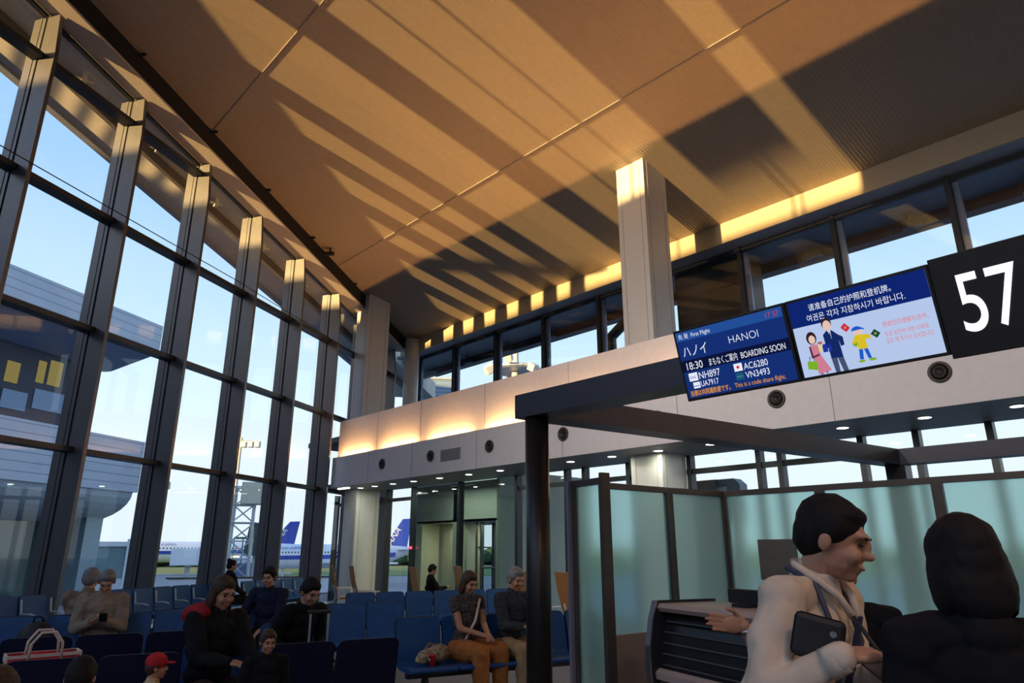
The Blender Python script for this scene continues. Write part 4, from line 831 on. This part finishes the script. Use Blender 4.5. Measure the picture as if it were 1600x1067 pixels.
pd = (V((0, 0, 1))*.75 - Rh*.35 + Fh*.3).normalized(); o = obj('pen', T([hw + Rh*.12 - V((0, 0, .05)), hw + Rh*.12 - V((0, 0, .05)) + pd*.05, hw + Rh*.12 - V((0, 0, .05)) + pd*.16], [.003, .006, .006], 10), m_black, smooth=True); tag(o, 'dark pen held in the hand of the bent person in the white shirt', 'pen')
a = hw + Rh*.19 - V((0, 0, .065)); o = obj('form_sheet', B(-.10, .12, -.13, .13, -.003, .003, mx=M4.Translation(a) @ M4.Rotation(YAW, 4, 'Z') @ M4.Rotation(.25, 4, 'X')), mat('dark blue folder', (.02, .025, .05), .5)); tag(o, 'dark blue folder under the writing hand of the bent person', 'folder')
a = at(1287, 996, 2.07); cl_ = obj('clutch', B(-.075, .05, -.012, .012, -.06, .05, mx=M4.Rotation(YAW - .25, 4, 'Z') @ M4.Rotation(.25, 4, 'Y'), bev=.015), m_black, loc=a); tag(cl_, 'black clutch bag tucked under the arm of the person in the white shirt', 'bag')
obj('snap', T([V((.032, -.011, .01)), V((.032, -.017, .01))], .008, 12), m_steel, cl_)
# the dark figure in front at the right
person(at(1512, 861, 2.02), Fh*.95 + Rh*.25, 'black haired person in dark clothes seen from behind at the bottom right', 'stand', lean=.05, hy=.1, hp=.10, sc=.93, top=c_blk, bot=c_navy, hair=H_BLK, style='bob', vox=.007, tw=1.0, girth=.92)
# the pointing arm
pa = at(1300, 861, 3.05)
arm_p, HM2, arm2, _, _ = person(pa, -Fh*.9 - Rh*.30, 'person in black behind the bent man, one arm stretched out with an open hand', 'stand', hy=.3, sc=.90, RHt=at(1163, 978, 2.95), top=c_blk, bot=c_blk, hair=H_BLK, style='bun', vox=.0048, sleeve=.55, flare=1.25, world=True, rh=(-Rh*.97 + V((0, 0, .12)), -Fh + V((0, 0, -.05))), rcurl=.12, hintR=(.2, -.2, -1))
e_, t_ = arm2[1]; dv = (t_-e_).normalized(); obj('bracelet', T([t_ - dv*.018, t_ - dv*.008], .031, 16), m_steel, arm_p, True)
# bench pair at the centre
def rowp(tau, nf): p = tt*tau + ff*nf; return (p.x, p.y, 0)
def crossed(kn, an):
    kn[1] = kn[1] + V((-.06, .05, .09)); an[1] = V((.03, .60, .17)); an[-1] = an[-1] + V((.05, .03, 0)); return kn, an
lady, HMl, arml, LMl, hzl = person(rowp(3.13, -7.02), ff*.97 + tt*.25, 'person with bare arms, patterned top and orange trousers seated on the blue bench', lean=.06, hp=.35, RHt=(.05, .33, .72), LHt=(-.02, .35, .73), top=c_pat, bot=c_or, shoes=m_wood, hair=H_BRN, style='bob', skin=SK2, sleeve=.12, legw=1.25, sc=.97)
obj('shoulder_strap', T([LMl @ V((-.12, .06, hzl+.50)), LMl @ V((0, .15, hzl+.30)), LMl @ V((.12, .15, hzl+.12))], .014, 8), mat('pale strap', (.6, .5, .42), .6), lady, True)
person(rowp(3.65, -7.02), ff*.98 + tt*.12, 'person in a dark plaid shirt and khaki trousers seated beside the dark post', lean=.16, hp=.25, RHt=(.05, .36, .74), LHt=(-.06, .38, .74), top=c_plaid, bot=c_kh, shoes=m_wood, hair=H_GRY, skin=SK2, legw=1.1, sc=1.02)
# seated people on the left
person(rowp(-.25, -8.92), ff, 'person in a beige jacket looking down at a phone between the seat rows', lean=.18, hp=.55, RHt=(.08, .30, .80), LHt=(-.06, .32, .80), top=c_beige, bot=c_gry, hair=H_GRY, tw=1.15, rh=((-.6, .7, .3), (0, -.5, .8)), lh=((.6, .7, .3), (0, -.5, .8)))
o = obj('phone', B(-.036, .036, -.004, .004, -.07, .07, bev=.003), m_black); p = V(rowp(-.25, -8.92)) + ff*.44 + tt*.03 + V((0, 0, .86)); o.location = p; o.rotation_euler = (.9, 0, RZ); tag(o, 'dark phone in the hands of the person in the beige jacket', 'phone')
person(rowp(-.42, -9.25), -ff*.9 + tt*.3, 'person in a brown jacket facing the windows, behind the one in beige', hp=.1, top=cloth('brown jacket cloth', (.22, .15, .11)), bot=c_gry, hair=H_GRY, tw=1.15)
pp = gw(4.45, -.36, 0); person((pp.x, pp.y, 0), -N*.6 + G*.8, 'person in black with a high bun on the window bench, near the lattice mast', hp=.15, top=c_blk, bot=c_blk, hair=H_BLK, style='bun')
p6, HM6, _, LM6, hz6 = person(rowp(.57, -5.90), ff*.85 + tt*.45, 'person in a black coat with a red hood, seated at the bottom left of centre', lean=.10, hp=.25, top=c_blk, bot=cloth('dark brown cloth', (.04, .028, .02)), hair=H_BRN, style='bob', skin=SK2, tw=1.15, RHt=(.10, .40, .76), LHt=(-.10, .42, .70))
bm = bmesh.new(); ell(bm, LM6 @ V((.06, -.13, hz6+.50)), (.15, .085, .085)); ell(bm, LM6 @ V((.13, -.04, hz6+.53)), (.075, .10, .055)); ell(bm, LM6 @ V((0, -.10, hz6+.56)), (.10, .07, .05)); fuse('hood', bm, .009, cloth('red cloth', (.30, .02, .025)), p6, 2)
person(at(432, 861, 4.95), Rh*.5 - Fh*.7, 'small child in dark clothes standing beside the person with the red hood', 'stand', hp=.2, sc=.60, top=c_blk, bot=c_navy, hair=H_BRN, skin=SK2)
person(rowp(1.35, -6.98), ff*.9 + tt*.35, 'person in black leaning forward beside the suitcase handle', lean=.40, hp=.35, top=c_blk, bot=c_blk, hair=H_BLK, skin=SK2)
person(rowp(1.50, -9.22), ff*.8 - tt*.5, 'person in dark clothes seated behind the one by the suitcase', lean=.1, hp=.2, top=c_navy, bot=c_blk, hair=H_BLK, RHt=(.16, .34, .78))
q = LPOS[645]; person((q.x - lf.x*.02, q.y - lf.y*.02, 0), lf*.8 - tt*.0 + Rh*.3, 'small person with short black hair and black shirt in a brown lounge chair', lean=.05, hp=.35, sc=.92, top=c_blk, bot=c_navy, hair=H_BLK, seat=.43, RHt=(.05, .36, .85), LHt=(-.05, .36, .85))
cp_ = at(268, 861, 4.75)
ch, HMc, _, _, _ = person(cp_, Rh*.8 + Fh*.4, 'child in a red cap and cream fleece collar at the bottom left', 'stand', hp=.05, sc=.545, top=cloth('cream fleece', (.52, .36, .22), var=.4, scale=60), bot=c_navy, hair=H_BRN, skin=SK2, tw=1.2)
def hell(bm, HM_, c, r): ell(bm, (0, 0, 0), (1, 1, 1), HM_ @ M4.Translation(V(c)) @ M4.Diagonal(V((r[0], r[1], r[2], 1))))
bm = bmesh.new(); hell(bm, HMc, (0, -.015, .055), (.098, .112, .095)); hell(bm, HMc, (0, .11, .045), (.075, .075, .012)); fuse('cap', bm, .009, cloth('bright red cloth', (.42, .025, .03)), ch, 2)
nbq = at(95, 861, 3.30); nd_ = (Fh*.9 - Rh*.35).normalized(); nl = V((nd_.y, -nd_.x, 0)); q = nbq - nl*.75
bench(3, (q.x, q.y, 0), atan2(-nd_.y, -nd_.x) - pi/2 + pi*0, 'nearest bench at the bottom left corner, under the two heads at the frame edge') if False else None
rzb = atan2(-nd_.y, -nd_.x) - pi/2; xl = V((cos(rzb), sin(rzb), 0)); q0_ = nbq - xl*.75
bench(3, (q0_.x, q0_.y, 0), rzb, 'nearest bench below the heads at the bottom left corner of the photo')
person(nbq - xl*.75 + xl*1.02 + nd_*(-.04) if False else at(36, 861, 3.10), nd_, 'brown haired person whose head shows at the bottom left corner', hp=.1, sc=.77, top=cloth('dark brown coat', (.05, .03, .02)), bot=c_blk, hair=H_BRN)
person(at(158, 861, 3.72), nd_, 'black haired person whose head just shows at the bottom edge, right of the corner', hp=.35, sc=.70, top=c_blk, bot=c_blk, hair=H_BLK)
# ================================================================ BAGS AND SMALL THINGS
m_red = mat('red white printed paper', (.55, .03, .04), .5, var=.5, scale=14); m_paper = mat('cream paper', (.62, .50, .42), .7)
def shopbag(loc, rz, sc, label):
    b = empty('shopping_bag', loc, rz, label, 'shopping bag'); b.scale = (sc, sc, sc)
    bm = bmesh.new(); w_, d_, h_ = .14, .06, .31
    lo = [bm.verts.new(p) for p in ((-w_, -d_, 0), (w_, -d_, 0), (w_, d_, 0), (-w_, d_, 0))]; hi = [bm.verts.new(p) for p in ((-w_-.015, -d_-.01, h_), (w_+.015, -d_-.01, h_), (w_+.015, d_+.01, h_), (-w_-.015, d_+.01, h_))]
    bm.faces.new(lo[::-1])
    for i in range(4): bm.faces.new((lo[i], lo[(i+1) % 4], hi[(i+1) % 4], hi[i]))
    o = obj('bag_body', bm, m_red, b); so_ = o.modifiers.new('t', 'SOLIDIFY'); so_.thickness = .004
    obj('side_gusset', B(-w_-.012, -w_-.002, -d_, d_, .02, h_-.02), m_paper, b)
    for sy in (-1, 1): obj('handle', T([(-.07, sy*(d_+.008), h_-.03), (-.065, sy*(d_+.012), h_+.05), (-.03, sy*(d_+.015), h_+.10), (.03, sy*(d_+.015), h_+.10), (.065, sy*(d_+.012), h_+.05), (.07, sy*(d_+.008), h_-.03)], .007, 8), m_paper, b, True)
    bm = bmesh.new()
    for s_ in (-1, 1): box(bm, s_*(w_+.014)-.004, s_*(w_+.014)+.004, -d_-.012, d_+.012, h_-.03, h_+.003)
    box(bm, -w_-.015, w_+.015, -d_-.013, -d_-.008, h_-.012, h_+.003); box(bm, -w_-.015, w_+.015, d_+.008, d_+.013, h_-.012, h_+.003); obj('top_rim', bm, m_paper, b)
p = tt*(-.46) + ff*(-5.78); shopbag((p.x, p.y, .45), RZ + .2, 1.32, 'red printed paper shopping bag with cream handles at the bottom left')
pp = gw(7.55, -.33, 0); shopbag((pp.x, pp.y, .45), radians(110), .85, 'small red and white bag on the window bench behind the beige jacket')
def backpack(loc, rz, label, sc=1.0, m=None):
    b = empty('backpack', loc, rz, label, 'backpack'); b.scale = (sc, sc, sc); bm = bmesh.new(); ell(bm, (0, 0, .19), (.17, .11, .19)); ell(bm, (0, -.02, .10), (.18, .13, .10)); box(bm, -.14, .14, -.09, .09, .0, .16); fuse('bag_body', bm, .012, m or m_black, b, 3)
    bm = bmesh.new(); ell(bm, (0, -.11, .12), (.12, .05, .09)); fuse('front_pocket', bm, .012, m or m_black, b, 2); obj('grab_handle', T([(-.04, 0, .36), (-.03, 0, .41), (.03, 0, .41), (.04, 0, .36)], .009, 8), m_navy, b, True)
p = tt*(-.80) + ff*(-8.82); backpack((p.x, p.y, .45), RZ, 'black backpack lying on the seat row left of the beige jacket')
p = tt*(-.80) + ff*(-6.45); backpack((p.x, p.y, 0), RZ + .3, 'tall black bag behind the red printed shopping bag', 1.6)
# cup and purse on the bench
p = tt*(2.63) + ff*(-6.66); cu = empty('paper_cup', (p.x, p.y, .452), 0, 'small red paper cup on the blue seat', 'cup')
bm = bmesh.new(); lathe(bm, [(.026, 0), (.036, .095), (.039, .098), (.036, .101)], 20); obj('cup_body', bm, mat('cup red', (.55, .012, .03), .4), cu, True); bm = bmesh.new(); lathe(bm, [(.012, .0), (.0121, .001)], 12, M4.Translation((.0, -.034, .06)) @ M4.Rotation(pi/2, 4, 'X')); obj('cup_mark', bm, m_paper, cu)
p = tt*(2.72) + ff*(-6.86); pu = empty('purse', (p.x, p.y, .45), RZ + .3, 'pale patterned soft purse on the blue seat beside the red cup', 'purse')
bm = bmesh.new(); ell(bm, (0, 0, .07), (.20, .10, .075)); ell(bm, (.06, .0, .10), (.13, .08, .07)); ell(bm, (-.14, 0, .04), (.08, .06, .04)); fuse('purse_body', bm, .01, mat('cream patterned cloth', (.34, .26, .15), .85, var=.7, scale=26), pu, 3); obj('strap', T([(-.12, .05, .08), (0, .07, .17), (.12, .05, .13)], .009, 8), m_wood, pu, True)
# suitcase with raised handle
a = tt*1.44 + ff*(-6.25); sc_ = empty('suitcase', (a.x, a.y, 0), RZ, 'black suitcase with a raised silver handle between the seat rows', 'suitcase')
obj('shell', B(-.19, .19, -.12, .12, .05, .60, bev=.04), m_black, sc_)
for sx in (-.075, .075): obj('rod', T([(sx, .02, .58), (sx, .02, 1.0)], .010, 8), m_steel, sc_)
obj('grip', B(-.10, .10, .005, .035, .99, 1.02, bev=.008), m_dsteel, sc_)
for sx in (-.15, .15):
    for sy in (-.08, .08): obj('wheel', T([(sx-.012, sy, .028), (sx+.012, sy, .028)], .028, 14), m_black, sc_)
